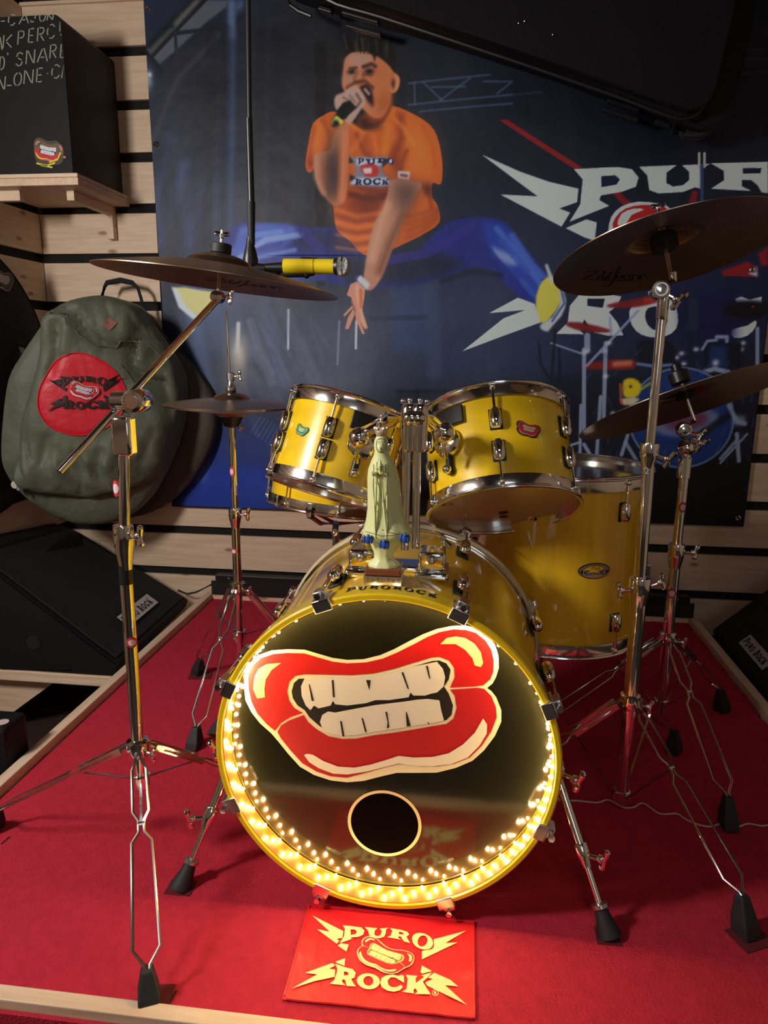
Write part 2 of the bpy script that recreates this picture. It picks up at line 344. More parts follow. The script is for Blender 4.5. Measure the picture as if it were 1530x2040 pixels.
def glyph(ch):      # one slab letter in a unit-high box
    g = SLAB[ch]; a = g[0]; x0, x1 = min(p[0] for p in a), max(p[0] for p in a); y0, y1 = min(p[1] for p in a), max(p[1] for p in a)
    h = y1 - y0
    return [[((x - x0) / h, (y - y0) / h) for x, y in l] for l in g], (x1 - x0) / h
_mlc = _mu([(793, 398)])[0]
def logo_lips(scale=.56, rot=-6):   # mirrored lips set in the middle of the emblem
    c, s_ = math.cos(math.radians(rot)), math.sin(math.radians(rot)); out = []
    for l, k, n in lips_unit(True):
        out.append(([(_mlc[0] + (x * c - y * s_) * scale * .6, _mlc[1] + (x * s_ + y * c) * scale * .6) for x, y in l], k, n + 1))
    return out

# ------------------------------------------------------------------ the setting
WY, WX, FZ = 2.665, -1.622, -0.26
GAPS = [1.125 + .172 * k for k in range(-7, 7)]
def slat_wall(name, axis, c, a0, a1, m):
    mb = MB()
    mb.mi = 1
    if axis == 'y': mb.box((a0 - .06, c + .016, FZ), (a1, c + .05, 2.9))
    else: mb.box((c - .05, a0, FZ), (c - .016, a1 + .06, 2.9))
    mb.mi = 0
    z = FZ
    for g in GAPS + [2.9]:
        lo, hi = z, min(g - .0165, 2.9)
        if hi > lo + .01:
            cuts = [a0, a1]
            for p, q in zip(cuts, cuts[1:]):
                if axis == 'y': mb.box((p + .0005, c, lo), (q - .0005, c + .016, hi))
                else: mb.box((c - .016, p + .0005, lo), (c, q - .0005, hi))
        z = g + .0165
    o = mb.build(name, [m, M_black], None, smooth=False, bevel=.0015); tag(o, kind='structure'); return o
slat_wall('wall_back', 'y', WY, WX, 2.3, M_plank)
slat_wall('wall_left', 'x', WX, -2.3, WY, M_plank_y)
def plain_wall(name, lo, hi):
    tag(MB().box(lo, hi).build(name, M_plank_y if 'right' in name else M_plank, None, smooth=False), kind='structure')
plain_wall('wall_right', (2.3, -2.3, FZ), (2.35, WY + .05, 2.9))
tag(MB().box((WX - .05, -2.35, FZ), (2.35, -2.3, 2.9)).build('wall_front', mat('white_plaster', rgb(226, 224, 220), .8), None, smooth=False), kind='structure')
tag(MB().box((WX - .05, -2.35, FZ - .05), (2.35, WY + .05, FZ)).build('floor', mat('dark_floor', rgb(52, 36, 30), .6, vary=(8, .2, (1, 8, 1))), None, smooth=False), kind='structure')
tag(MB().box((-1.7, -2.35, 2.9), (2.4, WY + .05, 2.95)).build('ceiling', M_ply, None, smooth=False), kind='structure')
tag(MB().box((WX + .001, WY - .012, 2.136), (2.3, WY - .0005, 2.146)).build('trim_1', M_plank, None, smooth=False), kind='structure')

# riser
RX0, RX1, RY0, RY1 = -1.03, .845, .815, 2.64
riser = thing('drum_riser', 'low stage platform with red carpet and pale timber edging, under the drum kit', 'platform', (-.09, 1.7, FZ))
MB().box((RX0 + .02, RY0 + .02, FZ), (RX1 - .02, RY1 - .02, -.012)).build('deck', M_patch, riser, smooth=False)
# carpet: cut a little raggedly at its borders
mb = MB(); n = 90; ring = []
def rag(i): return .006 * noise.noise(Vector((i * .9, 3, 1))) + .004 * noise.noise(Vector((i * 3.1, 1, 7)))
for i in range(n): ring.append(Vector((RX0 + .03 + abs(rag(i)) * 1.5, RY0 + .025 + (RY1 - RY0 - .05) * i / n, 0)))
for i in range(n): ring.append(Vector((RX0 + .03 + (RX1 - RX0 - .06) * i / n, RY1 - .025 - abs(rag(i + 200)), 0)))
for i in range(n): ring.append(Vector((RX1 - .028 - abs(rag(i + 400)) * 3, RY1 - .025 - (RY1 - RY0 - .05) * i / n, 0)))
for i in range(n): ring.append(Vector((RX1 - .03 - (RX1 - RX0 - .06) * i / n, RY0 + .025 + abs(rag(i + 600)), 0)))
mb.prism(ring, (0, 0, -.008)); mb.build('carpet', M_carpet, riser, smooth=False)
LIP = .022
MB().box((RX0, RY0 + .026, FZ), (RX0 + .028, RY1, LIP)).build('edge_board', M_board_y, riser, smooth=False, bevel=.002)
MB().box((RX1 - .028, RY0 + .026, FZ), (RX1, RY1, LIP)).build('edge_board', M_board_y, riser, smooth=False, bevel=.002)
MB().box((RX0 + .028, RY1 - .026, FZ), (RX1 - .028, RY1, LIP)).build('edge_board', M_board, riser, smooth=False, bevel=.002)
MB().box((RX0, RY0, FZ), (RX1, RY0 + .026, .012)).build('edge_board', M_board, riser, smooth=False, bevel=.002)
MB().box((RX0 - .01, RY0 - .008, FZ), (RX1, RY0 - .001, -.004)).build('front_skirt', M_carpet, riser, smooth=False)
for (x, y, sx, sy, a) in ((-.446, .852, .024, .030, 6), (.258, 1.070, .020, .018, 0), (.497, 1.10, .030, .026, 25), (-.500, 1.083, .024, .018, 0), (-.79, 1.935, .034, .022, 10)):
    c_, s_ = math.cos(math.radians(a)), math.sin(math.radians(a)); T = Matrix(((c_, -s_, 0, x), (s_, c_, 0, y), (0, 0, 1, 0), (0, 0, 0, 1)))
    MB().box((-sx, -sy, .0003), (sx, sy, .0018), T).build('velcro_patch', M_patch, riser, smooth=False)
def text_mesh(mb, s, fn, size, extrude=0):
    cu = bpy.data.curves.new('t', 'FONT'); cu.body = s; cu.size = size; cu.align_x = 'CENTER'; cu.align_y = 'CENTER'; cu.resolution_u = 3
    ob = bpy.data.objects.new('t', cu); COL.objects.link(ob); bpy.context.view_layer.update()
    me = ob.evaluated_get(bpy.context.evaluated_depsgraph_get()).to_mesh()
    mb.add([fn(v.co.x, v.co.y) for v in me.vertices], [tuple(p.vertices) for p in me.polygons])
    bpy.data.objects.remove(ob); bpy.data.curves.remove(cu)
for (px, py, s_) in ((343, 1988, '1'), (10, 1675, '1')):
    p = AZ(px, py, .0006); mb = MB(); text_mesh(mb, s_, lambda x, y: Vector((p.x + x + y * .1, p.y + y, .0008)), .035); mb.build('pen_mark', M_black, riser, smooth=False)

# ------------------------------------------------------------------ banner print
BX0, BX1, BZ0, BZ1, BY = -1.160, .980, .366, 2.135, 2.645
BW, BH = 940, 777
img = np.zeros((BH, BW, 3)); img[:] = 30
def _g(x, y):
    p = AY(x, y, BY); return (p.x - BX0) / (BX1 - BX0) * (BW - 1), (p.z - BZ0) / (BZ1 - BZ0) * (BH - 1)
PXC = BW / (BX1 - BX0) * 1.93 / 1000    # grid cells per photograph pixel, roughly
def boxblur(a, r):
    if r < 1: return a
    r = int(r)
    for ax in (0, 1):
        for _ in range(2):
            pd = [(0, 0), (0, 0)]; pd[ax] = (r + 1, r); c = np.cumsum(np.pad(a, pd, mode='edge'), axis=ax)
            a = (np.take(c, range(2 * r + 1, c.shape[ax]), ax) - np.take(c, range(0, c.shape[ax] - 2 * r - 1), ax)) / (2 * r + 1)
    return a
def put(mask, x0, y0, color, alpha):
    h, w_ = mask.shape; m = (mask * alpha)[..., None]
    img[y0:y0 + h, x0:x0 + w_] = img[y0:y0 + h, x0:x0 + w_] * (1 - m) + np.array(color, float) * m
def bbox(g, pad):
    xs = [p[0] for p in g]; ys = [p[1] for p in g]
    return max(0, int(min(xs) - pad)), min(BW, int(max(xs) + pad) + 2), max(0, int(min(ys) - pad)), min(BH, int(max(ys) + pad) + 2)
def poly(l, color, alpha=1.0, blur=0, f=None, sm=0):
    if f: l = [(f[0] + x / f[2], f[1] + y / f[2]) for x, y in l]
    if sm: l = smooth2(l, sm)
    g = [_g(*p) for p in l]; x0, x1, y0, y1 = bbox(g, blur * 3 + 2)
    if x1 <= x0 or y1 <= y0: return
    acc = np.zeros((y1 - y0, x1 - x0))
    for oy in (.17, .5, .83):
        yy = np.arange(y0, y1) + oy - .5
        for ox in (.17, .5, .83):
            xx = np.arange(x0, x1) + ox - .5; ins = np.zeros((y1 - y0, x1 - x0), bool)
            for (ax, ay), (bx, by) in zip(g, g[1:] + g[:1]):
                if ay == by: continue
                rows = (yy < max(ay, by)) & (yy >= min(ay, by))
                if rows.any():
                    xi = ax + (yy[rows] - ay) / (by - ay) * (bx - ax)
                    ins[rows] ^= xx[None, :] < xi[:, None]
            acc += ins
    put(boxblur(acc / 9, blur), x0, y0, color, alpha)
def line(l, r, color, alpha=1.0, soft=1.2, f=None):
    if f: l = [(f[0] + x / f[2], f[1] + y / f[2]) for x, y in l]; r = r / f[2]
    g = [_g(*p) for p in l]; r = r * PXC; x0, x1, y0, y1 = bbox(g, r + soft + 1)
    if x1 <= x0 or y1 <= y0: return
    X, Y_ = np.meshgrid(np.arange(x0, x1), np.arange(y0, y1)); d = np.full(X.shape, 1e9)
    if len(g) == 1: g = g * 2
    for (ax, ay), (bx, by) in zip(g, g[1:]):
        L2 = (bx - ax) ** 2 + (by - ay) ** 2 + 1e-9; t = np.clip(((X - ax) * (bx - ax) + (Y_ - ay) * (by - ay)) / L2, 0, 1)
        d = np.minimum(d, np.hypot(X - ax - t * (bx - ax), Y_ - ay - t * (by - ay)))
    put(np.clip((r - d) / soft + .5, 0, 1), x0, y0, color, alpha)
def airb(x, y, rx, ry, color, alpha):      # soft round patch
    gx, gy = _g(x, y); rx *= PXC; ry *= PXC; x0, x1, y0, y1 = bbox([(gx - 2 * rx, gy - 2 * ry), (gx + 2 * rx, gy + 2 * ry)], 1)
    if x1 <= x0 or y1 <= y0: return
    X, Y_ = np.meshgrid(np.arange(x0, x1), np.arange(y0, y1))
    put(np.exp(-(((X - gx) / rx) ** 2 + ((Y_ - gy) / ry) ** 2)), x0, y0, color, alpha)
A_ = airb
# backdrop fields (photograph colours, lifted below to pigment values)
for y_ in range(BH):
    t = 1 - y_ / BH; img[y_, :] = np.array((23, 26, 36)) * t + np.array((50, 63, 96)) * (1 - t)
A_(1350, 150, 330, 210, (17, 17, 24), .95); A_(660, 130, 190, 190, (29, 30, 35), .95); A_(390, 150, 120, 160, (15, 24, 42), .9)
A_(590, 360, 90, 170, (54, 56, 64), .8); A_(420, 430, 90, 110, (56, 68, 100), .8); A_(960, 420, 130, 130, (40, 52, 72), .8)
A_(1250, 300, 230, 100, (24, 32, 52), .8); A_(950, 640, 170, 120, (60, 78, 118), .8); A_(640, 680, 190, 100, (92, 100, 124), .8)
A_(420, 620, 80, 120, (80, 100, 138), .8); A_(440, 930, 150, 90, (28, 58, 140), .95); A_(380, 760, 60, 60, (24, 30, 52), .5)
A_(600, 760, 160, 50, (96, 104, 128), .7); A_(560, 900, 160, 60, (38, 60, 120), .8); A_(1050, 660, 140, 90, (52, 66, 98), .8); A_(1250, 560, 200, 110, (36, 48, 86), .8)
A_(1400, 620, 110, 110, (30, 34, 84), .8)
poly([(380,965),(420,935),(520,930),(560,945),(560,1015),(350,1015)], (32, 64, 158), .8, 8)
poly([(840,650),(1000,640),(1130,650),(1130,745),(842,755)], (46, 60, 92), .5, 6)
poly([(1090,750),(1530,750),(1530,1060),(1090,1060)], (22, 26, 44), .6, 8)
poly([(1285,925),(1530,905),(1530,1060),(1285,1060)], (14, 14, 18), 1, 5)
# stage light shafts and curtain folds, upper left
c3 = (280, 0, 4.25)
poly([(60,440),(270,200),(500,0),(740,0),(720,60),(560,190),(340,400),(170,550)], (92, 96, 112), .95, 1, c3)
poly([(60,380),(280,150),(440,-10),(560,-10),(290,250),(110,490)], (16, 24, 38), 1, 1, c3)
poly([(60,440),(230,270),(270,230),(290,250),(110,470)], (88, 92, 92), .9, 2, c3)
poly([(280,200),(470,-5),(530,-5),(300,250)], (104, 106, 98), .95, 2, c3)
line([(110,480),(560,-10)], 13, (16, 22, 36), 1, 2, c3); line([(290,290),(730,230),(880,130)], 14, (22, 30, 50), 1, 2, c3); line([(300,290),(320,660)], 12, (30, 36, 52), 1, 2, c3)
line([(60,450),(180,600)], 12, (14, 22, 36), 1, 2, c3); line([(110,1180),(280,760),(320,670),(660,290)], 22, (50, 54, 68), .9, 5, c3); line([(90,810),(250,745)], 10, (44, 50, 64), .8, 3, c3)
poly([(735,-10),(800,-10),(800,1200),(770,2100),(705,2100),(735,900)], (70, 92, 132), .75, 3, c3)
poly([(740,-10),(800,-10),(798,330),(740,330)], (112, 136, 166), .6, 3, c3); poly([(820,-10),(875,-10),(870,60),(800,110)], (96, 120, 170), .7, 3, c3)
A_(296, 160, 10, 18, (150, 170, 176), .9); A_(300, 150, 4, 4, (200, 210, 220), .9)
for l_, a_ in (([(250,1200),(190,1480),(130,1900)], .45), ([(370,1400),(200,1980),(170,2040)], .5), ([(560,1500),(420,2040)], .3)):
    line(l_, 34, (78, 104, 160), a_, 16, c3)
for x_ in (420, 452, 520, 548): line([(x_, 60), (x_ - 6, 520)], 9, (12, 14, 22), .35, 8)
line([(638, 90), (640, 560)], 10, (14, 15, 22), .6, 4)
for (x0_, y0_, x1_, y1_, a_) in ((575,618,574,695,.9),(710,640,709,694,.9),(676,640,672,726,.35)): line([(x0_, y0_), (x1_, y1_)], 2.2, (196, 206, 224), a_, 1)
for k in range(26):
    x_ = 470 + random.random() * 150; y_ = 620 + random.random() * 180; line([(x_, y_), (x_ + 18 + random.random() * 22, y_ + 50 + random.random() * 40)], 3 + random.random() * 4, (126, 134, 156), .16, 4)
line([(560, 600), (600, 700), (640, 790)], 12, (120, 128, 150), .3, 10); line([(500, 640), (540, 760)], 8, (132, 138, 160), .4, 6)
A_(476, 705, 16, 34, (206, 206, 196), .9); line([(476, 645), (474, 700)], 4, (200, 206, 214), .9, 3); A_(470, 740, 26, 60, (150, 146, 130), .4)
poly([(780,560),(850,560),(850,700),(780,700)], (70, 100, 160), .35, 6); line([(740, 635), (850, 632)], 4, (40, 54, 84), .6, 3)
poly([(792,782),(1090,782),(1090,960),(792,960)], (34, 44, 66), .9, 3)
line([(790, 780), (1000, 779)], 3, (22, 30, 46), .8, 2); line([(832, 780), (832, 850)], 4, (22, 30, 46), .8, 2)
for k in range(8): line([(500 + k * 7, 860 + k * 5), (520 + k * 7, 830 + k * 4)], 2, (110, 140, 190), .3, 2)
for l_, a_, r_ in (([(330,300),(345,500),(330,700)], .35, 18), ([(395,250),(400,520)], .3, 14), ([(560,80),(570,420)], .35, 12), ([(690,20),(690,70)], .5, 20)): line(l_, r_, (14, 18, 32), a_, 12)
for l_, a_ in (([(380,600),(420,800),(400,950)], .35), ([(520,560),(560,760)], .25), ([(860,560),(865,740)], .2)): line(l_, 14, (110, 132, 176), a_, 12)
# lighting truss, right of the head
c2 = (510, 0, 3.0)
for l_ in ([(910,495),(1400,450)],[(910,625),(1530,568)],[(945,490),(950,620)],[(1100,600),(1280,470)],[(1000,490),(1110,600)],[(980,665),(1530,620)],[(1360,490),(1530,490)],[(1440,560),(1520,500)],[(1050,520),(1250,520)]):
    line(l_, 5, (84, 104, 136), .7, 2, c2)
for l_ in ([(1330,440),(1530,425)],[(1380,295),(1530,285)],[(1390,350),(1530,345)],[(0,570),(180,550)]): line(l_, 5, (64, 70, 90), .6, 2, (1020, 0, 3.0))
# trousers
bl, bd, bh = (42, 62, 150), (34, 34, 82), (92, 122, 205)
poly([(470,450),(520,445),(600,452),(670,455),(700,480),(740,505),(820,505),(860,470),(900,440),(960,432),(1000,440),(1030,470),(1085,545),(1112,560),(1085,640),(1066,620),(1010,570),(960,530),(900,545),(840,565),(760,575),(690,570),(640,560),(560,560),(500,540),(430,560),(400,575),(350,560),(400,520)], (44, 56, 138), 1, 1.5, sm=3)
poly([(640,520),(720,510),(860,500),(930,525),(880,550),(800,566),(700,566)], (36, 42, 62), .85, 7); poly([(560,455),(680,460),(720,500),(600,500)], bd, .7, 8)
poly([(478,455),(540,446),(590,455),(560,480),(470,530),(400,548),(470,490)], (90, 120, 200), .95, 3, sm=2); line([(430,535),(510,490),(580,462)], 7, (150, 176, 230), .7, 5); line([(450,520),(540,488)], 5, (60, 84, 170), .7, 3)
poly([(960,440),(1005,446),(1030,480),(1085,548),(1105,562),(1085,625),(1020,570),(975,510)], (48, 78, 178), .9, 4); poly([(972,488),(1030,510),(1040,525),(1020,530),(985,515)], (150, 172, 220), .8, 3); line([(985,520),(1040,580),(1075,610)], 6, (34, 50, 130), .8, 5); line([(1020,470),(1060,530),(1090,560)], 6, (96, 130, 216), .6, 5)
line([(900, 470), (960, 500)], 16, (44, 50, 136), .7, 10); line([(880,560),(940,540),(1000,548)], 5, (30, 38, 66), .6, 5)
poly([(430,560),(480,470),(540,447),(600,455),(560,500),(480,530)], (70, 98, 186), .75, 3, sm=2)
for l_, c_, r_ in (([(470,520),(530,478),(600,468)], (150,176,232), 5), ([(452,540),(520,512),(588,498)], (128,156,220), 4), ([(500,470),(560,462)], (120,150,222), 5), ([(490,505),(560,486)], (46,62,150), 4), ([(604,462),(640,500),(650,550)], (52,54,140), 9), ([(990,455),(1030,505),(1080,570)], (90,124,214), 5), ([(975,500),(1010,545),(1060,600)], (40,58,150), 6), ([(1000,480),(1050,540)], (62,92,190), 6), ([(1040,560),(1075,600)], (70,100,196), 5), ([(1085,560),(1095,590),(1084,620)], (30,44,110), 5), ([(760,520),(850,505),(940,450)], (60,56,150), 8)):
    line(l_, r_, c_, .7, 4)
# shoes
poly([(1068,590),(1080,560),(1100,550),(1112,570),(1118,600),(1095,635),(1080,645),(1068,625)], (206, 204, 96), 1, 1.2, sm=2); poly([(1085,528),(1090,525),(1104,560),(1098,568)], (200, 206, 214), 1, 1)
poly([(1112,570),(1122,575),(1135,610),(1110,655),(1085,660),(1075,648),(1100,632),(1116,600)], (190, 200, 216), 1, 1, sm=2); poly([(1122,575),(1150,580),(1155,620),(1115,662),(1092,660),(1118,630),(1128,600)], (46, 56, 76), 1, 1.5, sm=2); line([(1118,578),(1124,604),(1100,640)], 2, (70, 96, 160), .8, 1)
poly([(345,572),(400,578),(440,585),(440,600),(415,622),(395,630),(365,610)], (200, 200, 140), 1, 1.5, sm=2); poly([(340,570),(352,576),(372,612),(398,632),(384,636),(355,612)], (196, 206, 222), 1, 1)
# T-shirt
og, od, oh = (200, 106, 46), (120, 48, 30), (240, 152, 62)
poly([(470,665),(400,690),(340,740),(315,850),(295,990),(330,1030),(400,905),(420,1000),(440,1180),(460,1230),(480,1370),(560,1440),(640,1520),(740,1520),(900,1450),(1000,1400),(1095,1330),(1085,1230),(1055,1180),(1055,1095),(1105,1100),(1115,1000),(1100,880),(1060,770),(960,690),(810,630),(780,720),(640,790),(560,730)], og, 1, .8, c2, 3)
poly([(540,1080),(830,1080),(870,1150),(760,1260),(560,1240)], od, .85, 10, c2); poly([(420,1180),(560,1220),(740,1200),(700,1330),(480,1300)], (170, 78, 36), .7, 10, c2)
poly([(880,700),(1020,760),(1090,900),(1080,1060),(900,1040),(850,900)], oh, .45, 14, c2); poly([(830,860),(900,880),(860,1060),(800,980)], (150, 66, 34), .7, 8, c2)
line([(860,700),(870,820),(820,930),(850,1010)], 16, (136, 58, 32), .8, 12, c2); line([(640,800),(680,940),(760,1060)], 14, (160, 74, 34), .6, 12, c2); line([(790,760),(770,900)], 14, oh, .7, 12, c2); line([(380,760),(360,880)], 26, oh, .5, 16, c2)
line([(560,740),(640,785),(760,735),(820,650)], 12, (226, 128, 54), 1, 5, c2); line([(330,980),(420,900)], 9, (150, 66, 36), .9, 5, c2)
for k in range(7): line([(480,1250+k*38),(600,1290+k*34),(740,1270+k*34)], 8, (140, 60, 34) if k % 2 else (232, 140, 70), .6, 6, c2)
for k in range(4): line([(900,1300+k*40),(1000,1270+k*36),(1080,1250+k*20)], 8, (150, 68, 36), .5, 8, c2)
for l_, c_, r_ in (([(600,800),(640,900),(700,960)], (126,54,30), 9), ([(700,800),(720,900)], (232,140,70), 8), ([(820,700),(880,760),(940,860)], (238,150,66), 10), ([(900,900),(870,980),(850,1050)], (130,58,32), 9), ([(1000,760),(1060,880),(1070,1000)], (190,98,44), 10), ([(350,760),(330,860),(320,960)], (176,86,40), 9), ([(400,720),(440,800),(440,900)], (150,70,36), 9), ([(1000,1110),(1040,1180),(1050,1240)], (140,62,34), 9), ([(560,1160),(700,1190),(800,1160)], (84,32,26), 12), ([(540,1110),(640,1150)], (200,104,50), 6)):
    line(l_, r_, c_, .6, 7, c2)
# chest print and sleeve label
poly([(553,935),(800,935),(740,1010),(820,1100),(750,1120),(560,1100),(600,1010)], (120, 150, 200), .75, 2, c2)
poly([(600,940),(750,950),(770,985),(600,985)], (196, 206, 224), .9, 1, c2); poly([(570,1060),(780,1060),(800,1105),(560,1100)], (196, 206, 224), .9, 1, c2)
poly([(555,930),(585,970),(550,970)], (20, 20, 40), .9, 1, c2); poly([(750,945),(800,950),(755,1000)], (20, 20, 40), .9, 1, c2); poly([(560,1040),(595,1060),(560,1085)], (20, 20, 40), .9, 1, c2)
poly([(625,990),(700,975),(730,1010),(720,1050),(650,1050)], (190, 44, 40), 1, 1, c2, 2); poly([(635,1003),(690,998),(690,1034),(645,1036)], (210, 212, 220), 1, 1, c2)
def printlogo(ox, oy, s, letters, color):      # slab letters into the print, photograph coordinates
    x = ox
    for ch in letters:
        g, wd = glyph(ch)
        for i, l in enumerate(g): poly([(x + p[0] * s, oy - p[1] * s) for p in l], color if i == 0 else (190, 200, 220), 1, 0)
        x += (wd + .12) * s
printlogo(712, 327, 13, ('P', 'U', 'R', 'O'), (30, 40, 90)); printlogo(706, 368, 14, ('R2', 'O2', 'C2', 'K'), (30, 40, 90))
poly([(300,960),(345,905),(352,1000),(330,1030)], (150, 62, 32), .8, 5, c2); poly([(560,1215),(760,1190),(700,1260),(600,1270)], (100, 42, 28), .7, 8, c2)
poly([(1000,1095),(1055,1100),(1060,1180),(1010,1160)], (60, 34, 34), .7, 4, c2); line([(640,790),(600,860),(560,900)], 10, (228, 140, 72), .5, 8, c2)
poly([(845,1020),(920,1025),(915,1075),(848,1065)], (206, 206, 214), 1, 1, c2); line([(868,1045),(898,1050)], 8, (150, 60, 70), .8, 2, c2)
# neck, face, ear
sk, ss, sh_ = (206, 132, 92), (132, 66, 42), (186, 156, 148)
poly([(610,700),(700,640),(810,560),(812,640),(770,720),(700,765),(640,770),(600,740)], (150, 78, 46), 1, 2, c2); poly([(600,720),(640,690),(700,740),(760,720),(740,760),(650,775)], (58, 30, 26), .9, 4, c2)
poly([(515,450),(530,350),(560,312),(600,300),(650,298),(720,330),(790,380),(830,430),(855,460),(848,520),(820,552),(806,560),(800,610),(760,690),(700,700),(640,650),(560,580),(515,520)], sk, 1, 1, c2, 3)
poly([(525,360),(580,308),(680,310),(712,380),(640,400),(560,400)], (184, 158, 152), .85, 6, c2); poly([(700,400),(800,400),(800,560),(780,640),(720,620),(700,520)], (194, 122, 80), .8, 9, c2); poly([(760,560),(806,560),(790,640),(740,700),(720,640)], (170, 84, 40), .8, 8, c2)
poly([(520,430),(600,430),(600,490),(540,520),(518,490)], (180, 150, 146), .7, 6, c2)
line([(560,405),(600,400),(580,412)], 5, (92, 60, 54), .9, 3, c2); line([(640,395),(690,378),(712,392)], 8, (76, 44, 36), .9, 4, c2)
A_(700, 142, 7, 4, (34, 26, 30), .95); A_(735, 141, 8, 5, (28, 20, 24), .95); line([(640,440),(690,445)], 5, (92, 58, 54), .7, 4, c2)
line([(600,430),(585,470),(600,488),(640,478),(640,450)], 7, (146, 96, 80), .8, 5, c2); line([(545,520),(590,490),(650,480),(695,520)], 7, (86, 46, 40), .8, 5, c2)
poly([(615,520),(660,500),(690,540),(700,610),(690,640),(665,600),(640,560)], (34, 16, 20), .95, 2, c2, 2); line([(650,530),(672,556)], 8, (196, 176, 168), .8, 3, c2); poly([(655,610),(690,620),(690,665),(650,660)], (196, 140, 112), .8, 3, c2)
poly([(818,450),(848,450),(858,490),(840,540),(812,550),(800,520)], (222, 156, 112), 1, 1, c2, 2); A_(783, 165, 4, 9, (92, 44, 30), .9)
poly([(525,340),(530,300),(552,270),(560,215),(600,225),(640,200),(720,235),(790,245),(830,300),(838,400),(828,430),(800,390),(760,350),(735,325),(715,330),(708,370),(698,330),(660,305),(600,302),(560,315)], (28, 24, 24), 1, 1.2, c2, 2)
for k in range(14):
    x_ = 545 + k * 20; line([(x_, 315 - 3 * abs(k - 6)), (x_ + random.uniform(-22, 10), 225 + random.uniform(-25, 30))], 3.5, (12, 11, 13) if k % 3 else (78, 72, 64), .8, 3, c2)
line([(600,300),(590,250)], 6, (96, 88, 78), .6, 4, c2); line([(640,290),(632,230)], 6, (110, 104, 92), .6, 4, c2); line([(780,330),(770,270)], 8, (84, 80, 72), .5, 4, c2)
# raised arm, fist, microphone in the print
poly([(360,910),(440,890),(480,760),(545,740),(555,800),(550,960),(540,1140),(520,1210),(470,1230),(420,1190),(370,1120),(345,1000)], (196, 130, 96), 1, 1, c2, 3)
poly([(410,930),(500,860),(512,1080),(470,1210),(410,1170)], (66, 54, 54), .95, 9, c2); line([(520,800),(520,980),(510,1180)], 16, (226, 140, 96), .8, 10, c2); poly([(440,780),(500,770),(480,900),(430,900)], (110, 92, 86), .7, 8, c2); line([(360,940),(360,1060),(400,1150)], 14, (190, 150, 130), .7, 8, c2)
poly([(465,600),(480,565),(520,550),(560,520),(600,510),(640,560),(655,610),(630,645),(600,690),(560,740),(530,720),(560,650),(520,620),(480,660)], (192, 166, 156), 1, 1, c2, 2)
line([(600,560),(625,600),(600,635)], 6, (112, 76, 68), .8, 4, c2); line([(560,570),(590,605)], 5, (130, 96, 88), .7, 4, c2); line([(520,580),(560,600)], 5, (130, 96, 88), .7, 4, c2)
poly([(520,610),(560,598),(600,640),(500,730),(455,755),(450,725)], (22, 22, 24), 1, 1, c2); line([(462,730),(480,705),(505,725)], 12, (214, 222, 110), 1, 3, c2); A_(668, 245, 6, 6, (16, 20, 22), 1)
# lowered arm, watch and hand
poly([(815,1070),(985,1095),(960,1150),(900,1260),(870,1340),(800,1530),(755,1650),(690,1735),(640,1700),(665,1500),(700,1350),(760,1240),(790,1130)], (188, 140, 118), 1, 1, c2, 3)
poly([(815,1070),(985,1095),(940,1220),(880,1300),(830,1200)], (98, 72, 70), .85, 9, c2); line([(880,1280),(800,1450),(740,1620)], 20, (128, 84, 66), .8, 12, c2); line([(780,1230),(740,1350),(690,1550)], 20, (214, 170, 146), .7, 12, c2)
c5 = (400, 480, 2.732)
poly([(795,295),(815,235),(850,220),(895,260),(890,310),(878,380),(910,475),(895,482),(870,440),(893,505),(880,508),(845,430),(830,330),(838,400),(805,480),(785,480),(800,420),(835,360),(780,415),(778,400),(825,350),(820,310)], (204, 150, 130), 1, .8, c5, 1)
line([(850,250),(860,330),(890,460)], 8, (226, 180, 158), .8, 4, c5); line([(870,270),(872,360)], 7, (190, 96, 60), .7, 4, c5); line([(820,330),(840,380)], 4, (140, 90, 90), .8, 3, c5)
poly([(845,205),(870,185),(922,235),(905,265),(860,228)], (196, 204, 222), 1, 1, c5); line([(850,190),(845,215)], 6, (70, 80, 160), .8, 2, c5)
# red beams and the big lettering
wh, rd = (196, 208, 230), (150, 36, 46)
poly([(995,240),(1010,238),(1160,335),(1145,338)], rd, .95, .8); poly([(1196,360),(1212,362),(1290,440),(1260,430)], rd, .9, .8); poly([(1380,378),(1392,380),(1388,402),(1372,404)], rd, .9, 1); poly([(1230,385),(1270,410),(1240,402)], (120, 40, 52), .8, 1)
pb = (900, 280, 2.4286)
poly([(145,68),(330,150),(470,200),(612,235),(605,300),(520,330),(572,350),(530,418),(235,260),(415,270)], wh, 1, .5, pb)
poly([(550,425),(650,383),(700,398),(690,486),(640,470)], wh, 1, .5, pb)
poly([(590,140),(800,130),(870,140),(903,180),(890,225),(820,250),(720,268),(712,290),(760,318),(568,395),(620,310),(632,190)], wh, 1, .5, pb); poly([(722,175),(790,170),(812,190),(795,215),(722,228)], (26, 38, 66), 1, .6, pb)
poly([(905,128),(1090,118),(1040,155),(1038,205),(1070,222),(1120,215),(1150,190),(1150,150),(1115,118),(1255,110),(1215,130),(1215,195),(1215,235),(1180,225),(1120,248),(1000,256),(955,240),(945,170)], wh, 1, .5, pb)
poly([(1255,108),(1530,102),(1530,255),(1500,250),(1480,215),(1450,190),(1405,190),(1405,220),(1450,243),(1255,232),(1320,190),(1318,145)], wh, 1, .5, pb); poly([(1410,132),(1500,132),(1495,158),(1410,160)], (24, 34, 60), 1, .6, pb)
line([(1199,60),(1199,125)], 5, (190, 190, 190), 1, 1, pb); line([(1225,60),(1225,125)], 5, (190, 190, 190), 1, 1, pb); line([(1212,120),(1212,290)], 7, (60, 82, 130), 1, 2, pb)
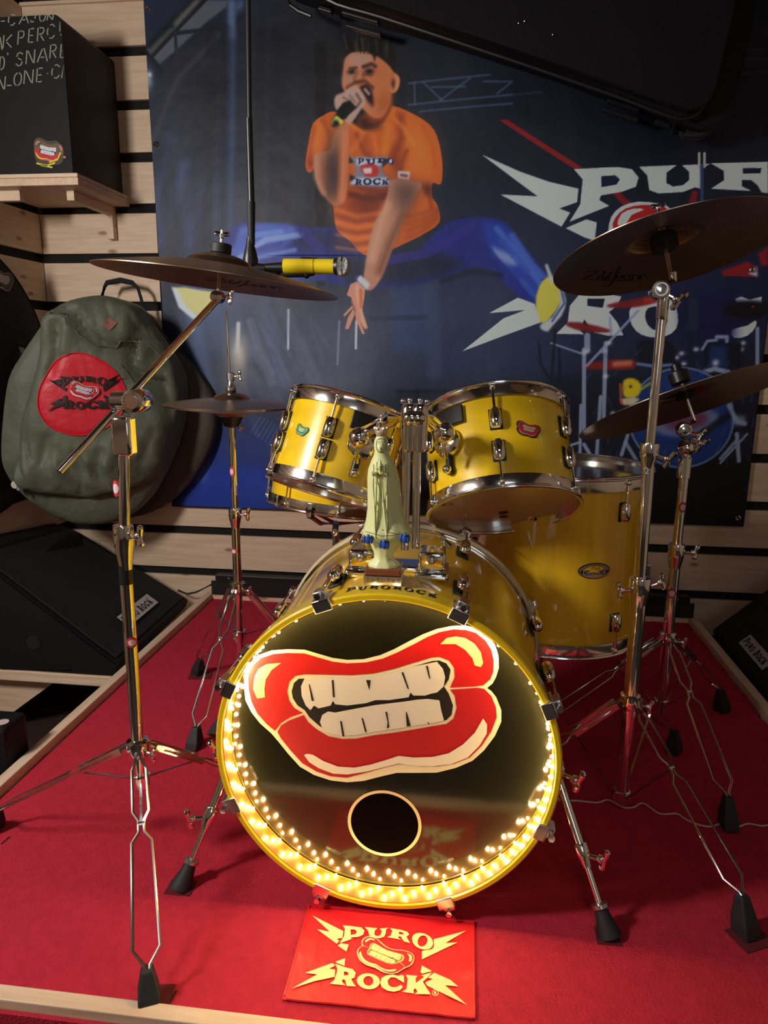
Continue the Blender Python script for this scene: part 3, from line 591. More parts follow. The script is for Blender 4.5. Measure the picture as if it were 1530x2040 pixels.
poly([(755,440),(770,370),(820,320),(900,297),(1000,305),(1060,330),(1060,420),(860,486),(760,486)], wh, 1, .5, pb, 2); poly([(780,430),(790,375),(840,330),(920,312),(1000,315),(1045,333),(1040,420),(860,480)], (176, 38, 46), 1, .5, pb, 2); poly([(800,410),(820,355),(880,330),(930,335),(870,360),(845,400)], wh, 1, .5, pb, 2)
qb = (900, 560, 2.4286)
poly([(50,340),(250,180),(355,140),(180,155),(320,80),(400,110),(430,200),(250,265)], wh, 1, .5, qb)
poly([(505,255),(560,200),(570,120),(620,60),(740,60),(820,75),(800,120),(760,150),(800,200),(830,262),(760,265),(690,250),(640,185),(620,240),(640,258)], wh, 1, .5, qb); poly([(655,85),(740,85),(730,130),(655,120)], (30, 40, 70), 1, .6, qb)
poly([(860,180),(870,120),(950,90),(1060,90),(1092,160),(1085,230),(1030,268),(950,270),(890,240)], wh, 1, .5, qb, 2); poly([(935,170),(950,130),(1010,125),(1040,160),(1035,220),(990,240),(950,215)], (28, 36, 66), 1, .6, qb, 2)
poly([(1355,235),(1430,215),(1470,190),(1472,220),(1430,265),(1365,275)], wh, 1, .6, qb, 2); poly([(1370,85),(1400,75),(1440,90),(1500,75),(1500,110),(1380,105)], wh, 1, .6, qb, 1)
# purple drape, red flag, printed drum kit
poly([(1110,90),(1370,60),(1370,290),(1200,290),(1120,250)], (24, 22, 74), .85, 8, qb); line([(1163,60),(1160,290)], 9, (38, 46, 70), .8, 3, qb); line([(1168,110),(1166,230)], 22, (46, 54, 80), .8, 5, qb); line([(1158,250),(1158,470)], 10, (26, 32, 56), .9, 3, qb)
poly([(1436,540),(1490,520),(1510,535),(1505,552),(1440,550)], rd, .95, 1); poly([(1510,505),(1530,490),(1530,530),(1516,530)], rd, .95, 1); poly([(1490,545),(1508,530),(1510,552)], wh, .9, 1)
dk, me, bw = (12, 14, 24), (150, 166, 196), (30, 62, 128)
poly([(1315,130),(1400,95),(1530,105),(1530,160),(1440,185),(1350,170)], dk, .95, 2, qb, 2); A_(1500, 611, 3, 2, (190, 60, 50), .9)
for l_ in ([(745,118),(860,90),(980,72),(995,100),(900,125),(800,132)], [(545,205),(620,200),(780,240),(700,250),(600,235)], [(630,400),(760,385),(885,385),(880,425),(780,430),(650,425)], [(765,380),(885,388),(880,410),(780,405)]): poly(l_, (132, 40, 38), .95, 1.2, qb, 2)
line([(790,402),(860,396)], 12, (206, 140, 110), .8, 6, qb); line([(940,88),(980,92)], 12, (186, 60, 46), .7, 5, qb)
for l_, r_ in (([(655,265),(655,330)],13),([(640,330),(640,720)],9),([(745,300),(735,660)],9),([(655,408),(900,145)],6),([(480,300),(625,350)],4),([(720,560),(700,860)],8),([(625,600),(620,860)],7),([(765,180),(770,260)],5),([(1480,230),(1480,400)],8),([(850,745),(820,840)],8),([(1380,740),(1390,870)],9),([(1430,740),(1300,880)],5),([(640,790),(670,840)],8),([(560,800),(620,780)],6)): line(l_, r_, me, .9, 2, qb)
for l_ in ([(500,240),(480,500)],[(520,330),(525,500)],[(420,300),(430,400),(470,470)]): line(l_, 5, (24, 30, 46), .9, 3, qb)
for (x_, y_) in ((760,300),(640,345),(655,340),(735,340),(1180,330),(1085,370),(1120,400),(1110,350),(1400,330),(1410,300),(1380,350),(780,640),(745,460),(1030,475),(1195,470),(1240,770)): A_(900 + x_ / 2.4286, 560 + y_ / 2.4286, 5, 4, (190, 202, 224), .95)
poly([(895,300),(930,285),(1050,290),(1080,330),(1080,400),(1040,420),(900,410)], (14, 18, 34), .95, 1.5, qb); line([(900,400),(980,412),(1060,405)], 7, (110, 140, 196), .9, 3, qb)
poly([(1215,300),(1400,300),(1405,420),(1220,420)], (16, 22, 42), .95, 1.5, qb); poly([(1245,310),(1330,310),(1330,420),(1240,420)], (34, 66, 122), .85, 3, qb); line([(1215,440),(1270,425),(1335,440)], 10, me, .95, 3, qb); line([(1210,330),(1235,290),(1280,285)], 6, me, .95, 3, qb); line([(1280,270),(1330,270),(1330,290)], 8, me, .95, 3, qb); A_(1425, 723, 6, 6, (200, 210, 226), .95)
bc = (1110, 660); poly(ell(bc[0], bc[1], 262, 248, 0, 48), dk, .9, 1.5, qb); poly(ell(bc[0], bc[1], 250, 236, 0, 48), bw, .95, 1, qb)
gl = ell(bc[0], bc[1], 254, 240, 0, 60); line(gl + gl[:1], 5, (120, 150, 196), .8, 2, qb)
poly(ell(1130, 680, 165, 72, -6, 40), (120, 132, 172), .9, 3, qb); poly(ell(1130, 672, 110, 48, -6, 40), (110, 58, 88), .9, 4, qb); line([(1180,760),(1380,620)], 16, dk, .7, 6, qb)
line([(840,780),(900,880)], 8, me, .8, 2, qb); line([(1370,780),(1300,860)], 8, me, .8, 2, qb); line([(1340,600),(1380,680),(1420,690)], 10, me, .8, 3, qb); poly([(1360,650),(1425,650),(1420,700),(1360,700)], me, .7, 3, qb)
poly([(830,480),(880,470),(915,500),(905,550),(870,565),(830,555)], (206, 190, 40), 1, 1, qb, 2); A_(1256, 770, 2.5, 2.5, (30, 30, 30), .9); poly([(810,570),(880,560),(910,570),(880,600),(830,600)], (206, 196, 170), .95, 1, qb); line([(905,530),(980,480)], 6, (180, 180, 60), .8, 3, qb); line([(815,500),(820,590)], 6, (196, 90, 50), .8, 2, qb)
for k in range(40):
    x_ = 1150 + random.random() * 360; y_ = 690 + random.random() * 220; line([(x_, y_), (x_ + random.uniform(-12, 12), y_ + random.uniform(4, 26))], 1.6, (80, 108, 160), .35, 1.5)
BANNER_GAIN = 1.42
img = 255 * np.clip(img / 255, 0, 1) ** 1.16
lin = np.where(img / 255 <= .04045, img / 255 / 12.92, ((np.clip(img / 255, 0, 1) + .055) / 1.055) ** 2.4) * BANNER_GAIN
lin = np.clip(lin, 0, .85)
ban = thing('stage_banner', 'large vinyl banner printed with a leaping singer in an orange shirt', 'banner', (-.09, BY, BZ0))
def sheet():
    xs = np.linspace(BX0, BX1, BW); zs = np.linspace(BZ0, BZ1, BH); X, Z_ = np.meshgrid(xs, zs)
    X = X + (BX0 < X) * 0 + np.where(X < -1.0, (X + 1.0) * 0, 0)
    Yv = BY + .004 * np.sin(X * 5 + Z_ * 2) + .003 * np.sin(X * 11 - Z_ * 4) + .006 * np.exp(-((X + .55 - .15 * (1 - Z_)) / .12) ** 2) * np.sin(Z_ * 9) * (Z_ < 1.3)
    co = np.stack([X + .09, Yv - BY, Z_ - BZ0], -1).reshape(-1, 3)
    i = np.arange((BH - 1) * (BW - 1)); r = i // (BW - 1); c = i % (BW - 1); a = r * BW + c
    q = np.stack([a, a + 1, a + BW + 1, a + BW], -1)
    me = bpy.data.meshes.new('printed_sheet'); me.vertices.add(len(co)); me.vertices.foreach_set('co', co.ravel())
    me.loops.add(q.size); me.loops.foreach_set('vertex_index', q.ravel().astype(np.int32))
    me.polygons.add(len(q)); me.polygons.foreach_set('loop_start', np.arange(0, q.size, 4, dtype=np.int32))
    me.update(calc_edges=True); me.validate()
    at = me.color_attributes.new('Col', 'FLOAT_COLOR', 'POINT'); at.data.foreach_set('color', np.concatenate([lin.reshape(-1, 3), np.ones((len(co), 1))], 1).ravel())
    me.polygons.foreach_set('use_smooth', np.ones(len(q), bool)); me.materials.append(M_vinyl)
    o = bpy.data.objects.new('printed_sheet', me); COL.objects.link(o); o.parent = ban
sheet()
hem = MB()
for p, q in (((BX0, BZ0), (BX1, BZ0)), ((BX0, BZ0), (BX0, BZ1)), ((BX1, BZ0), (BX1, BZ1))):
    hem.tube([(p[0], BY + .002, p[1]), (q[0], BY + .002, q[1])], .0022, 6)
hem.build('hem', mat('navy_hem', rgb(18, 26, 48), .6), ban)
for (px, py) in ((296, 18), (311, 287), (1498, 537), (1468, 748), (1470, 1032)):
    p = AY(px, py, BY - .006); MB().lathe(p, (0, -1, 0), [(.004, 0), (.004, .003), (.0065, .0045), (.009, .003), (.0095, 0)], 20, closed=True).build('grommet', M_chrome, ban)
# ------------------------------------------------------------------ soft forms
def puff(outline, depth, rings=12, back=.0, n_amp=.0, n_sc=6.0, power=2.0, seed=0, cen=None, calm=None, crease=()):
    """rounded cushion over an outline of world points on a plane facing -Y"""
    N = len(outline); c = Vector(cen) if cen else sum(outline, Vector()) / N; mb = MB(); vs = [p + Vector((0, back, 0)) for p in outline]; fs = []
    for k in range(rings):
        s_ = 1 - (k / rings) ** 1.6; d = depth * (1 - s_ ** power) ** (1 / power)
        for p in outline:
            q = c + (p - c) * s_; q.y = p.y * s_ + c.y * (1 - s_) - d
            if n_amp and k:
                nn = noise.noise(Vector((q.x * n_sc, seed, q.z * n_sc * .6))) + .5 * abs(noise.noise(Vector((q.x * n_sc * 2.6 + q.z * 3, seed + 4, q.z * n_sc))))
                if calm: nn *= min(1, max(.12, (math.hypot(q.x - calm[0], q.z - calm[1]) - calm[2]) / .10))
                q.y -= n_amp * nn * min(1, k / 3)
                for cl_, dp, wd_ in crease:
                    dd = min(((q.x - a_[0] - tt * (b_[0] - a_[0])) ** 2 + (q.z - a_[1] - tt * (b_[1] - a_[1])) ** 2) for a_, b_ in zip(cl_, cl_[1:]) for tt in [max(0, min(1, ((q.x - a_[0]) * (b_[0] - a_[0]) + (q.z - a_[1]) * (b_[1] - a_[1])) / ((b_[0] - a_[0]) ** 2 + (b_[1] - a_[1]) ** 2)))])
                    q.y += dp * math.exp(-dd / wd_ ** 2)
            vs.append(q)
    top = len(vs); vs.append(c - Vector((0, depth, 0))); bc = len(vs); vs.append(c + Vector((0, back, 0)))
    for r in range(rings):
        for i in range(N):
            j = (i + 1) % N; fs.append((r * N + i, r * N + j, (r + 1) * N + j, (r + 1) * N + i))
    for i in range(N):
        j = (i + 1) % N; fs.append((rings * N + i, rings * N + j, top)); fs.append((j, i, bc))
    return mb.add(vs, fs)
def pxs(l, Y, f=None, k=4):      # the same, on a plane turned across the room corner
    l = [(f[0] + x / f[2], f[1] + y / f[2]) for x, y in l]
    return [AY(x, y, Y - .27 * max(0, (350 - x) / 340)) for x, y in smooth2(l, k)]
def pxo(l, Y, f=None, k=4):
    if f: l = [(f[0] + x / f[2], f[1] + y / f[2]) for x, y in l]
    return [AY(x, y, Y) for x, y in (smooth2(l, k) if k > 1 else l)]
from mathutils.bvhtree import BVHTree
def draper(mb):
    t = BVHTree.FromPolygons(mb.v, mb.f)
    def fn(x, z, d=0.0):
        h = t.ray_cast(Vector((x, 1.5, z)), Vector((0, 1, 0)))[0]
        return Vector((x, (h.y if h else 2.3) - d, z))
    return fn

# ------------------------------------------------------------------ shelf, box drum, bags on the walls
sh = thing('wall_shelf', 'light pine wall shelf on wooden brackets, carrying the black box drum', 'shelf', (-1.44, 2.48, 1.47))
MB().box((-1.618, 2.31, 1.474), (-1.266, WY - .002, 1.497)).build('shelf_board', M_board_y, sh, smooth=False, bevel=.002)
MB().box((-1.618, 2.312, 1.498), (-1.268, WY - .002, 1.510)).build('top_board', M_board, sh, smooth=False, bevel=.0015)
for x in (-1.335,):
    MB().box((x - .013, 2.38, 1.442), (x + .013, WY - .03, 1.4735)).build('bracket', M_board_y, sh, smooth=False, bevel=.0015)
    MB().box((x - .013, WY - .03, 1.36), (x + .013, WY - .002, 1.4735)).build('bracket_upright', M_plank_y, sh, smooth=False, bevel=.0015)
MB().box((-1.618, 2.36, 1.440), (-1.50, 2.385, 1.4735)).build('bracket', M_board, sh, smooth=False, bevel=.0015)
MB().box((-1.6215, 2.36, 1.34), (-1.595, 2.385, 1.44)).build('bracket_upright', M_plank, sh, smooth=False, bevel=.0015)
CJ = 2.33
cj = thing('box_drum', 'black wooden box drum with pale stencilled lettering and a lips sticker, on the upper shelf', 'cajon', (-1.46, 2.49, 1.5105))
o = []
x0, x1, z0, z1, r = -1.612, -1.289, 1.5105, 1.962, .022
for cx_, cz_, a0 in ((x1 - r, z1 - r, 0), (x0 + r, z1 - r, 90)):
    for k in range(6): t = math.radians(a0 + 18 * k); o.append(Vector((cx_ + r * math.cos(t), CJ, cz_ + r * math.sin(t))))
o += [Vector((x0, CJ, z0)), Vector((x1, CJ, z0))]
MB().prism(o, (0, WY - CJ - .004, 0)).build('body', mat('dark_stained_side', rgb(46, 30, 24), .6), cj, bevel=.001)
fp = [p + Vector((0, -.0042, 0)) for p in o]; MB().prism(fp, (0, .004, 0)).build('front_plate', M_box, cj)
STROKES = dict(C=[[(.9,.8),(.6,1),(.35,.95)],[(.15,.75),(.08,.5),(.15,.25)],[(.35,.05),(.65,0),(.92,.2)]], A=[[(0,0),(.42,.95)],[(.58,1),(1,.0)],[(.32,.33),(.66,.33)]], J=[[(.7,1),(.7,.3)],[(.6,.08),(.3,0),(.1,.2)]], O=[[(.42,1),(.15,.8),(.08,.5),(.15,.2),(.42,0)],[(.6,1),(.86,.8),(.93,.5),(.86,.2),(.6,0)]], N=[[(.08,0),(.08,1)],[(.2,.95),(.82,.05)],[(.92,0),(.92,1)]], K=[[(.1,0),(.1,1)],[(.85,1),(.35,.55)],[(.4,.45),(.9,0)]], P=[[(.15,0),(.15,1)],[(.3,1),(.75,.95),(.85,.72),(.7,.5),(.32,.48)]], E=[[(.15,0),(.15,1)],[(.32,1),(.85,1)],[(.32,.5),(.75,.5)],[(.32,0),(.85,0)]], R=[[(.15,0),(.15,1)],[(.3,1),(.75,.95),(.85,.75),(.7,.55),(.32,.5)],[(.5,.42),(.9,0)]], U=[[(.1,1),(.1,.3)],[(.2,.1),(.5,0),(.8,.12)],[(.9,.3),(.9,1)]], D=[[(.15,0),(.15,1)],[(.35,1),(.75,.85),(.85,.5),(.75,.15),(.35,0)]], S=[[(.85,.82),(.55,1),(.25,.9),(.18,.68)],[(.3,.58),(.75,.42)],[(.84,.3),(.7,.05),(.4,0),(.12,.18)]])
STROKES['-'] = [[(.15,.4),(.85,.4)]]; STROKES["'"] = [[(.5,1),(.5,.8)]]; STROKES['.'] = [[(.4,.5),(.6,.5)]]
def stroke(mb, pts, wd, fn, d=0):
    pts = [np.array(p, float) for p in pts]; L = []; R_ = []
    for i, p in enumerate(pts):
        t = pts[min(i + 1, len(pts) - 1)] - pts[max(i - 1, 0)]; t = t / (np.linalg.norm(t) + 1e-9); n_ = np.array([-t[1], t[0]]) * wd / 2
        L.append(p + n_); R_.append(p - n_)
    o_ = len(mb.v); m_ = len(pts); mb.v += [fn(q[0], q[1], d) for q in L + R_]
    for i in range(m_ - 1): mb.f.append([o_ + i, o_ + i + 1, o_ + m_ + i + 1, o_ + m_ + i]); mb.c.append(mb.cur); mb.m.append(0)
mb = MB()
def cjfn(x, y, d=0): p = AY(x / 4.25, y / 4.25, CJ - .0046); p.x = min(p.x, x1 - .003); return p
for ch, cx_, cy_, w_, h_, sk_ in (('-',25,170,50,90,0),('C',100,165,70,100,.1),('A',205,150,80,100,.1),('J',285,140,60,95,.1),('O',360,135,60,95,.1),('N',425,125,55,90,.1),
    ('A',-8,370,60,110,.1),('K',65,350,90,110,.1),('P',178,318,70,115,.1),('E',265,300,60,115,.1),('R',345,290,75,115,.1),('C',432,265,75,120,.1),('U',535,240,70,115,.1),
    ('D',18,535,55,115,.05),("'",62,500,30,110,0),('S',165,500,75,115,.1),('N',258,480,80,115,.1),('A',362,465,85,115,.1),('R',450,435,70,115,.1),('E',535,430,60,115,.1),
    ('N',10,705,75,110,.1),('-',78,712,55,110,0),('O',150,670,75,110,.1),('N',242,650,85,115,.1),('E',335,635,65,115,.1),('.',402,622,40,60,0),('C',472,605,80,115,.1),('A',560,600,70,115,.1)):
    for st in STROKES[ch]:
        pts = [(cx_ + (u - .5) * w_ + (v - .5) * 8, max(124, cy_ - (v - .5) * h_ - (u - .5) * w_ * sk_)) for u, v in st]
        if all(cjfn(*p).x > x1 - .005 for p in pts) or max(p[1] for p in pts) - min(p[1] for p in pts) < 1 and pts[0][1] < 125: continue
        stroke(mb, pts, 9.5, cjfn)
mb.build('stencil_lettering', mat('pale_stencil_ink', rgb(146, 152, 132), .8), cj, smooth=False)
mb = MB(); p0 = AY(97, 301, CJ - .0048)
fn = plane_fn(p0, (1, 0, 0), (0, 0, 1), (0, -1, 0), .098)
mb.cur = s2l((60, 62, 40)) + (1,); mb.flat([smooth2([(-.5,.1),(-.45,.34),(-.3,.42),(0,.3),(.3,.3),(.48,.1),(.5,-.15),(.38,-.38),(0,-.42),(-.38,-.4),(-.48,-.2)])], lambda x, y: fn(x, y, 0))
art(mb, lips_unit(True), fn, dict(edge=s2l((196, 60, 66)), lip=s2l((70, 92, 54)), lip2=s2l((190, 34, 50)), ink=INK, teeth=s2l((214, 216, 226)), hi=s2l((220, 150, 150)), hi2=s2l((232, 198, 60))), .0003)
mb.cur = s2l((226, 200, 60)) + (1,)
for st in ([(-.45,-.36),(-.1,-.44),(.2,-.36)], [(-.3,-.42),(.1,-.5)], [(.0,-.34),(.3,-.26),(.42,-.05)]): stroke(mb, st, .05, lambda x, y, d: fn(x, y, .0022))
mb.cur = s2l((206, 120, 120)) + (1,); stroke(mb, [(.5,-.2),(.58,-.2)], .06, lambda x, y, d: fn(x, y, .0022))
mb.build('lips_sticker', M_print, cj, smooth=False)

b4 = (0, 480, 3.0)
db = thing('dark_cymbal_bag', 'dark brown-green round cymbal bag hanging behind the olive one', 'cymbal bag', (-1.15, 2.64, .4))
mb = puff(pxo([(700,420),(860,430),(1000,600),(1160,760),(1262,920),(1288,1060),(1270,1200),(1200,1350),(1080,1500),(950,1600),(800,1650),(600,1660),(500,1400),(500,800)], 2.60, b4), .045, 8, .034, .012, 7, seed=3)
mb.build('body', M_dkgreen, db)
for off in (.93, .84):
    c = sum(mb.v[:56], Vector()) / 56
    MB().tube([c + (p - c) * off - Vector((0, .035, 0)) for p in mb.v[:56]], .003, 6, closed=True).build('piping', M_black, db)
def _cr(l): return [(AY(x / 3, 480 + y / 3, 2.33 - .2 * max(0, (1050 - x) / 1050)).x, AY(x / 3, 480 + y / 3, 2.33).z) for x, y in l]
CR = [(_cr(l), d_, w_) for l, d_, w_ in (([(300,400),(400,455),(470,560),(560,625),(700,645)], .028, .016), ([(700,645),(740,770),(800,835),(880,850)], .034, .016), ([(715,600),(760,500),(830,440)], .014, .018), ([(720,600),(840,590),(960,660)], .022, .012),
  ([(290,500),(300,640),(250,800)], .014, .016), ([(360,560),(330,640)], -.014, .02), ([(780,640),(760,720)], -.016, .022), ([(900,900),(960,1080),(930,1300)], .012, .02), ([(400,1260),(420,1400),(395,1500)], .012, .014), ([(560,1250),(530,1400),(545,1510)], .012, .014), ([(700,1220),(640,1380),(650,1480)], .010, .014), ([(240,1150),(200,1300),(230,1420)], .012, .016), ([(860,1150),(760,1350),(800,1440)], .010, .014), ([(480,1300),(470,1440)], -.010, .014))]
gb = thing('cymbal_bag', 'olive green nylon bag with a round red emblem patch, hanging in the left corner', 'cymbal bag', (-1.38, 2.6, .32))
mb = puff(pxs([(590,325),(700,345),(830,395),(900,500),(1000,640),(1075,760),(1100,860),(1095,1050),(1060,1180),(1010,1320),(960,1420),(900,1520),(800,1620),(680,1680),(560,1695),(450,1690),(320,1640),(200,1570),(120,1500),(50,1410),(10,1290),(18,1060),(55,820),(140,665),(245,510),(305,420),(420,355)], 2.50, b4), .06, 12, .035, .02, 6, seed=1)
mb.build('body', M_green, gb)
mb = puff(pxs([(600,335),(700,355),(820,400),(890,500),(960,600),(1040,720),(1078,830),(1082,1000),(1060,1150),(1010,1290),(940,1390),(860,1450),(740,1490),(560,1530),(400,1520),(250,1500),(135,1440),(118,1300),(135,1130),(185,950),(235,780),(270,600),(300,450),(440,370)], 2.47, b4, 6), .085, 34, .05, .055, 8.5, seed=9, power=2.6, calm=(AY(173, 782, 2.33).x, AY(173, 782, 2.33).z, .15), crease=CR)
panel = mb; fnp = draper(panel); ptree = BVHTree.FromPolygons(panel.v, panel.f)
def on_panel(px, py):
    h = ptree.ray_cast(Vector(CAM), Vector(_ray(px, py)).normalized())[0]; return h if h else AY(px, py, 2.33)
panel.build('front_panel', M_green, gb)
N_ = 24 * 6
MB().tube([p - Vector((0, .012, 0)) for p in panel.v[:N_]], .0035, 6, closed=True).build('piping', M_piping, gb)
# seam fold over the top
def seam(l, name, m, r=.003, parent=gb):
    pts = [fnp(*(lambda q: (q.x, q.z))(on_panel(x / 3, 480 + y / 3)), .002) for x, y in l]; MB().tube(pts, r, 6).build(name, m, parent)
seam([(300,430),(400,440),(470,560),(560,620),(700,640),(720,600),(800,600),(900,630),(960,680)], 'seam', M_piping)
seam([(700,640),(740,760),(800,840),(900,850)], 'seam', M_piping, .002)
rp = smooth2([(60 + x / 6.955, 680 + y / 6.955) for x, y in [(560,175),(680,160),(800,185),(1000,270),(1160,390),(1260,520),(1330,680),(1340,820),(1280,980),(1150,1130),(960,1240),(720,1300),(480,1270),(270,1170),(150,1010),(112,850),(140,650),(240,450),(370,270)]], 4)
rp = [on_panel(x, y) for x, y in rp]; cc = sum(rp, Vector()) / len(rp); mb = MB(); vs = []; NR = 14
for k in range(NR):
    s_ = 1 - k / NR
    for p in rp: q = cc + (p - cc) * s_; vs.append(fnp(q.x, q.z, .004 if k else .0))
vs.append(fnp(cc.x, cc.z, .004)); n = len(rp)
mb.add(vs, [(k * n + i, k * n + (i + 1) % n, (k + 1) * n + (i + 1) % n, (k + 1) * n + i) for k in range(NR - 1) for i in range(n)] + [((NR - 1) * n + i, (NR - 1) * n + (i + 1) % n, NR * n) for i in range(n)])
pt = mb.build('emblem_patch', M_redcl, gb)
MB().tube([fnp(p.x, p.z, .003) for p in rp], .0022, 6, closed=True).build('patch_rim', M_matred, pt)
fe = draper(mb); pc = on_panel(168, 784)
def bagfn(x, y, d=0):
    q = (x * 1.0, y * 1.0 - x * .03); return fe(pc.x + q[0] * .212, pc.z + q[1] * .228, .007 + d)
mb = MB(); art(mb, logo(), bagfn, dict(type=s2l((20, 12, 14))))
art(mb, logo_lips(.60), lambda x, y, d: bagfn(x, y + .02, d + .005), dict(edge=s2l((226, 206, 206)), lip=s2l((178, 22, 40)), lip2=s2l((178, 22, 40)), ink=INK, teeth=s2l((200, 190, 200)), hi=s2l((226, 206, 206)), hi2=s2l((226, 206, 206))), 0, .0012)
mb.build('embroidery', M_print, pt, smooth=False)
pd_ = [on_panel(x / 3, 480 + y / 3) for x, y in ((655,455),(705,490),(655,540),(610,500))]
mb = MB(); mb.add([fnp(p.x, p.z, .003) for p in pd_], [(0, 1, 2, 3)]); mb.build('leather_tab', mat('pink_leather', rgb(140, 88, 76), .6), gb, smooth=False)
MB().tube([AY(x / 3, 480 + y / 3, 2.57) for x, y in ((610,330),(625,275),(640,250),(720,235),(790,250),(825,285),(845,350),(858,430))], [.006, .006, .009, .010, .009, .006, .006, .006], 8).build('carry_handle', M_blackcl, gb)
MB().tube([AY(x / 3, 480 + y / 3, 2.19) for x, y in ((115,1440),(105,1460),(112,1480))], .004, 8).build('zip_pull', M_chrome, gb)
p = AY(29, 966, 2.19); mb = MB(); mb.lathe(p, (0, -1, 0), [(.001, 0), (.012, .0), (.0125, .001), (.001, .0025)], 20); mb.build('key_tag', mat('cream_tag', rgb(196, 186, 160), .5), gb)
MB().ball(AY(37, 975, 2.185), .006, 12).build('tag_bead', mat('pale_blue_bead', rgb(120, 140, 160), .3), gb)
MB().cone(AY(242, 555, 2.60), AY(242, 555, WY - .001), .004, .004, 10).build('wall_hook', M_chrome, gb)

lb = thing('black_drum_bag', 'big round black fabric bag leaning on the left wall, partly out of frame', 'bag', (-1.55, 2.25, .5))
mb = MB(); prof = [(.001, .0), (.42, 0), (.445, .012), (.450, .022), (.445, .032), (.42, .042), (.2, .052), (.001, .056)]
mb.lathe((WX + .003, 2.14, .86), (1, 0, 0), prof, 64); mb.build('body', M_blackcl, lb)
MB().tube([(WX + .034, 2.14 + .448 * math.cos(t), .86 + .448 * math.sin(t)) for t in np.linspace(0, 6.283, 65)[:-1]], .004, 6, closed=True).build('piping', M_black, lb)
q = AX(28, 712, WX + .052); mb = MB(); mb.box((-.003, -.06, -.04), (.0, .06, .04), Matrix.Translation(q) @ Matrix.Rotation(math.radians(-8), 4, 'X')); o_ = mb.build('woven_label', mat('white_label', rgb(176, 166, 160), .7), lb, smooth=False)
mb = MB(); fn = plane_fn(q + Vector((.0006, 0, 0)), (0, 1, -.1), (0, .1, 1), (1, 0, 0), .1); art(mb, logo(), lambda x, y, d: fn(x, y * .8, d), dict(type=s2l((26, 20, 20)))); mb.build('label_print', M_print, o_, smooth=False)
q = AX(6, 556, WX + .050); mb = MB(); fn = plane_fn(q, (0, 1, 0), (0, 0, 1), (1, 0, 0), .11); art(mb, lips_unit(True), fn, dict(edge=s2l((196, 170, 166)), lip=s2l((30, 24, 26)), lip2=s2l((30, 24, 26)), teeth=s2l((180, 172, 170))), .001); mb.build('lips_print', M_print, lb, smooth=False)

# ------------------------------------------------------------------ tilted black case at the top
cs = thing('hanging_case', 'large black moulded case hung tilted high in front of the banner', 'case', (.2, 2.42, 1.9))
def loop(l, Y, k=4): return [AY(x, y, Y) for x, y in smooth2(l, k)]
back = [(540,-260),(560,-90),(578,-14),(606,10),(700,36),(860,84),(1020,135),(1120,168),(1210,202),(1290,226),(1335,256),(1380,274),(1422,258),(1444,200),(1480,40),(1530,-260),(1000,-300)]
lid = [(610,-260),(622,-60),(650,-2),(760,34),(900,80),(1020,120),(1120,154),(1230,192),(1320,226),(1366,236),(1400,212),(1418,150),(1450,0),(1490,-260),(1000,-300)]
MB().prism(loop(back, 2.56), (0, -.12, 0)).build('back_shell', M_case, cs, bevel=.008)
MB().prism(loop(lid, 2.445), (0, -.085, 0)).build('lid', M_case, cs, bevel=.010)
MB().tube(loop(lid, 2.405), .006, 8, closed=True).build('lid_rim', M_blackpl, cs)
def slab(a, b, Y, th, h):
    A, B = AY(*a, Y), AY(*b, Y); d = B - A; L = d.length; ang = math.atan2(d.z, d.x)
    return MB().box((0, -th, -h / 2), (L, 0, h / 2), Matrix.Translation(A) @ Matrix.Rotation(-ang, 4, 'Y'))
for a, b in (((684, 30), (756, 50)), ((692, 56), (761, 75)), ((638, 22), (664, 30)), ((1208, 205), (1270, 226)), ((1200, 222), (1268, 244)), ((1302, 246), (1330, 254))):
    slab(a, b, 2.55, .03, .011).build('latch', M_blackpl, cs, smooth=False, bevel=.002)
MB().tube([AY(x, y, 2.5) for x, y in ((572, -8), (578, 10), (595, 22), (620, 32))], .006, 8).build('carry_handle', M_blackpl, cs)
MB().tube([AY(x, y, 2.52) for x, y in ((1340, 258), (1362, 268), (1392, 268), (1416, 254))], .016, 10).build('corner_bumper', M_rubber, cs)
for x_, y_ in ((1045, 42), (1033, 46), (1101, 69)): MB().ball(AY(x_, y_, 2.357), .0025, 8).build('rivet', M_satin, cs)
MB().box((.1, 2.56, 1.95), (.5, WY - .022, 2.0)).build('wall_hanger', M_black, cs, smooth=False)

# ------------------------------------------------------------------ lower shelf, wedge monitors, black housing
ls = thing('low_shelf', 'thick laminated pine board along the left wall, carrying the wedge speaker', 'shelf', (-1.33, 2.2, -.05))
MB().box((WX + .002, 1.93, -.055), (-1.05, WY - .003, -.020)).build('board', M_board, ls, smooth=False, bevel=.004)
for y in (1.98, 2.5): MB().prism([Vector((WX + .002, y, -.0555)), Vector((-1.27, y, -.0555)), Vector((-1.54, y, FZ + .001)), Vector((WX + .002, y, FZ + .001))], (0, .024, 0)).build('support_panel', M_board, ls, smooth=False)
def wedge(name, label, secA, YA, secB, YB, mirror, loc):
    t = thing(name, label, 'stage monitor', loc)
    n = len(secA); vs = [Vector((x, YA, z)) for x, z in secA] + [Vector((x, YB, z)) for x, z in secB]
    tr = tessellate_polygon([vs[:n]])
    fs = [tuple(a) for a in tr] + [tuple(i + n for i in a)[::-1] for a in tr] + [(i, (i + 1) % n, n + (i + 1) % n, n + i) for i in range(n)]
    MB().add(vs, fs).build('cabinet', M_box, t, smooth=False, bevel=.008)
    return t, vs, n
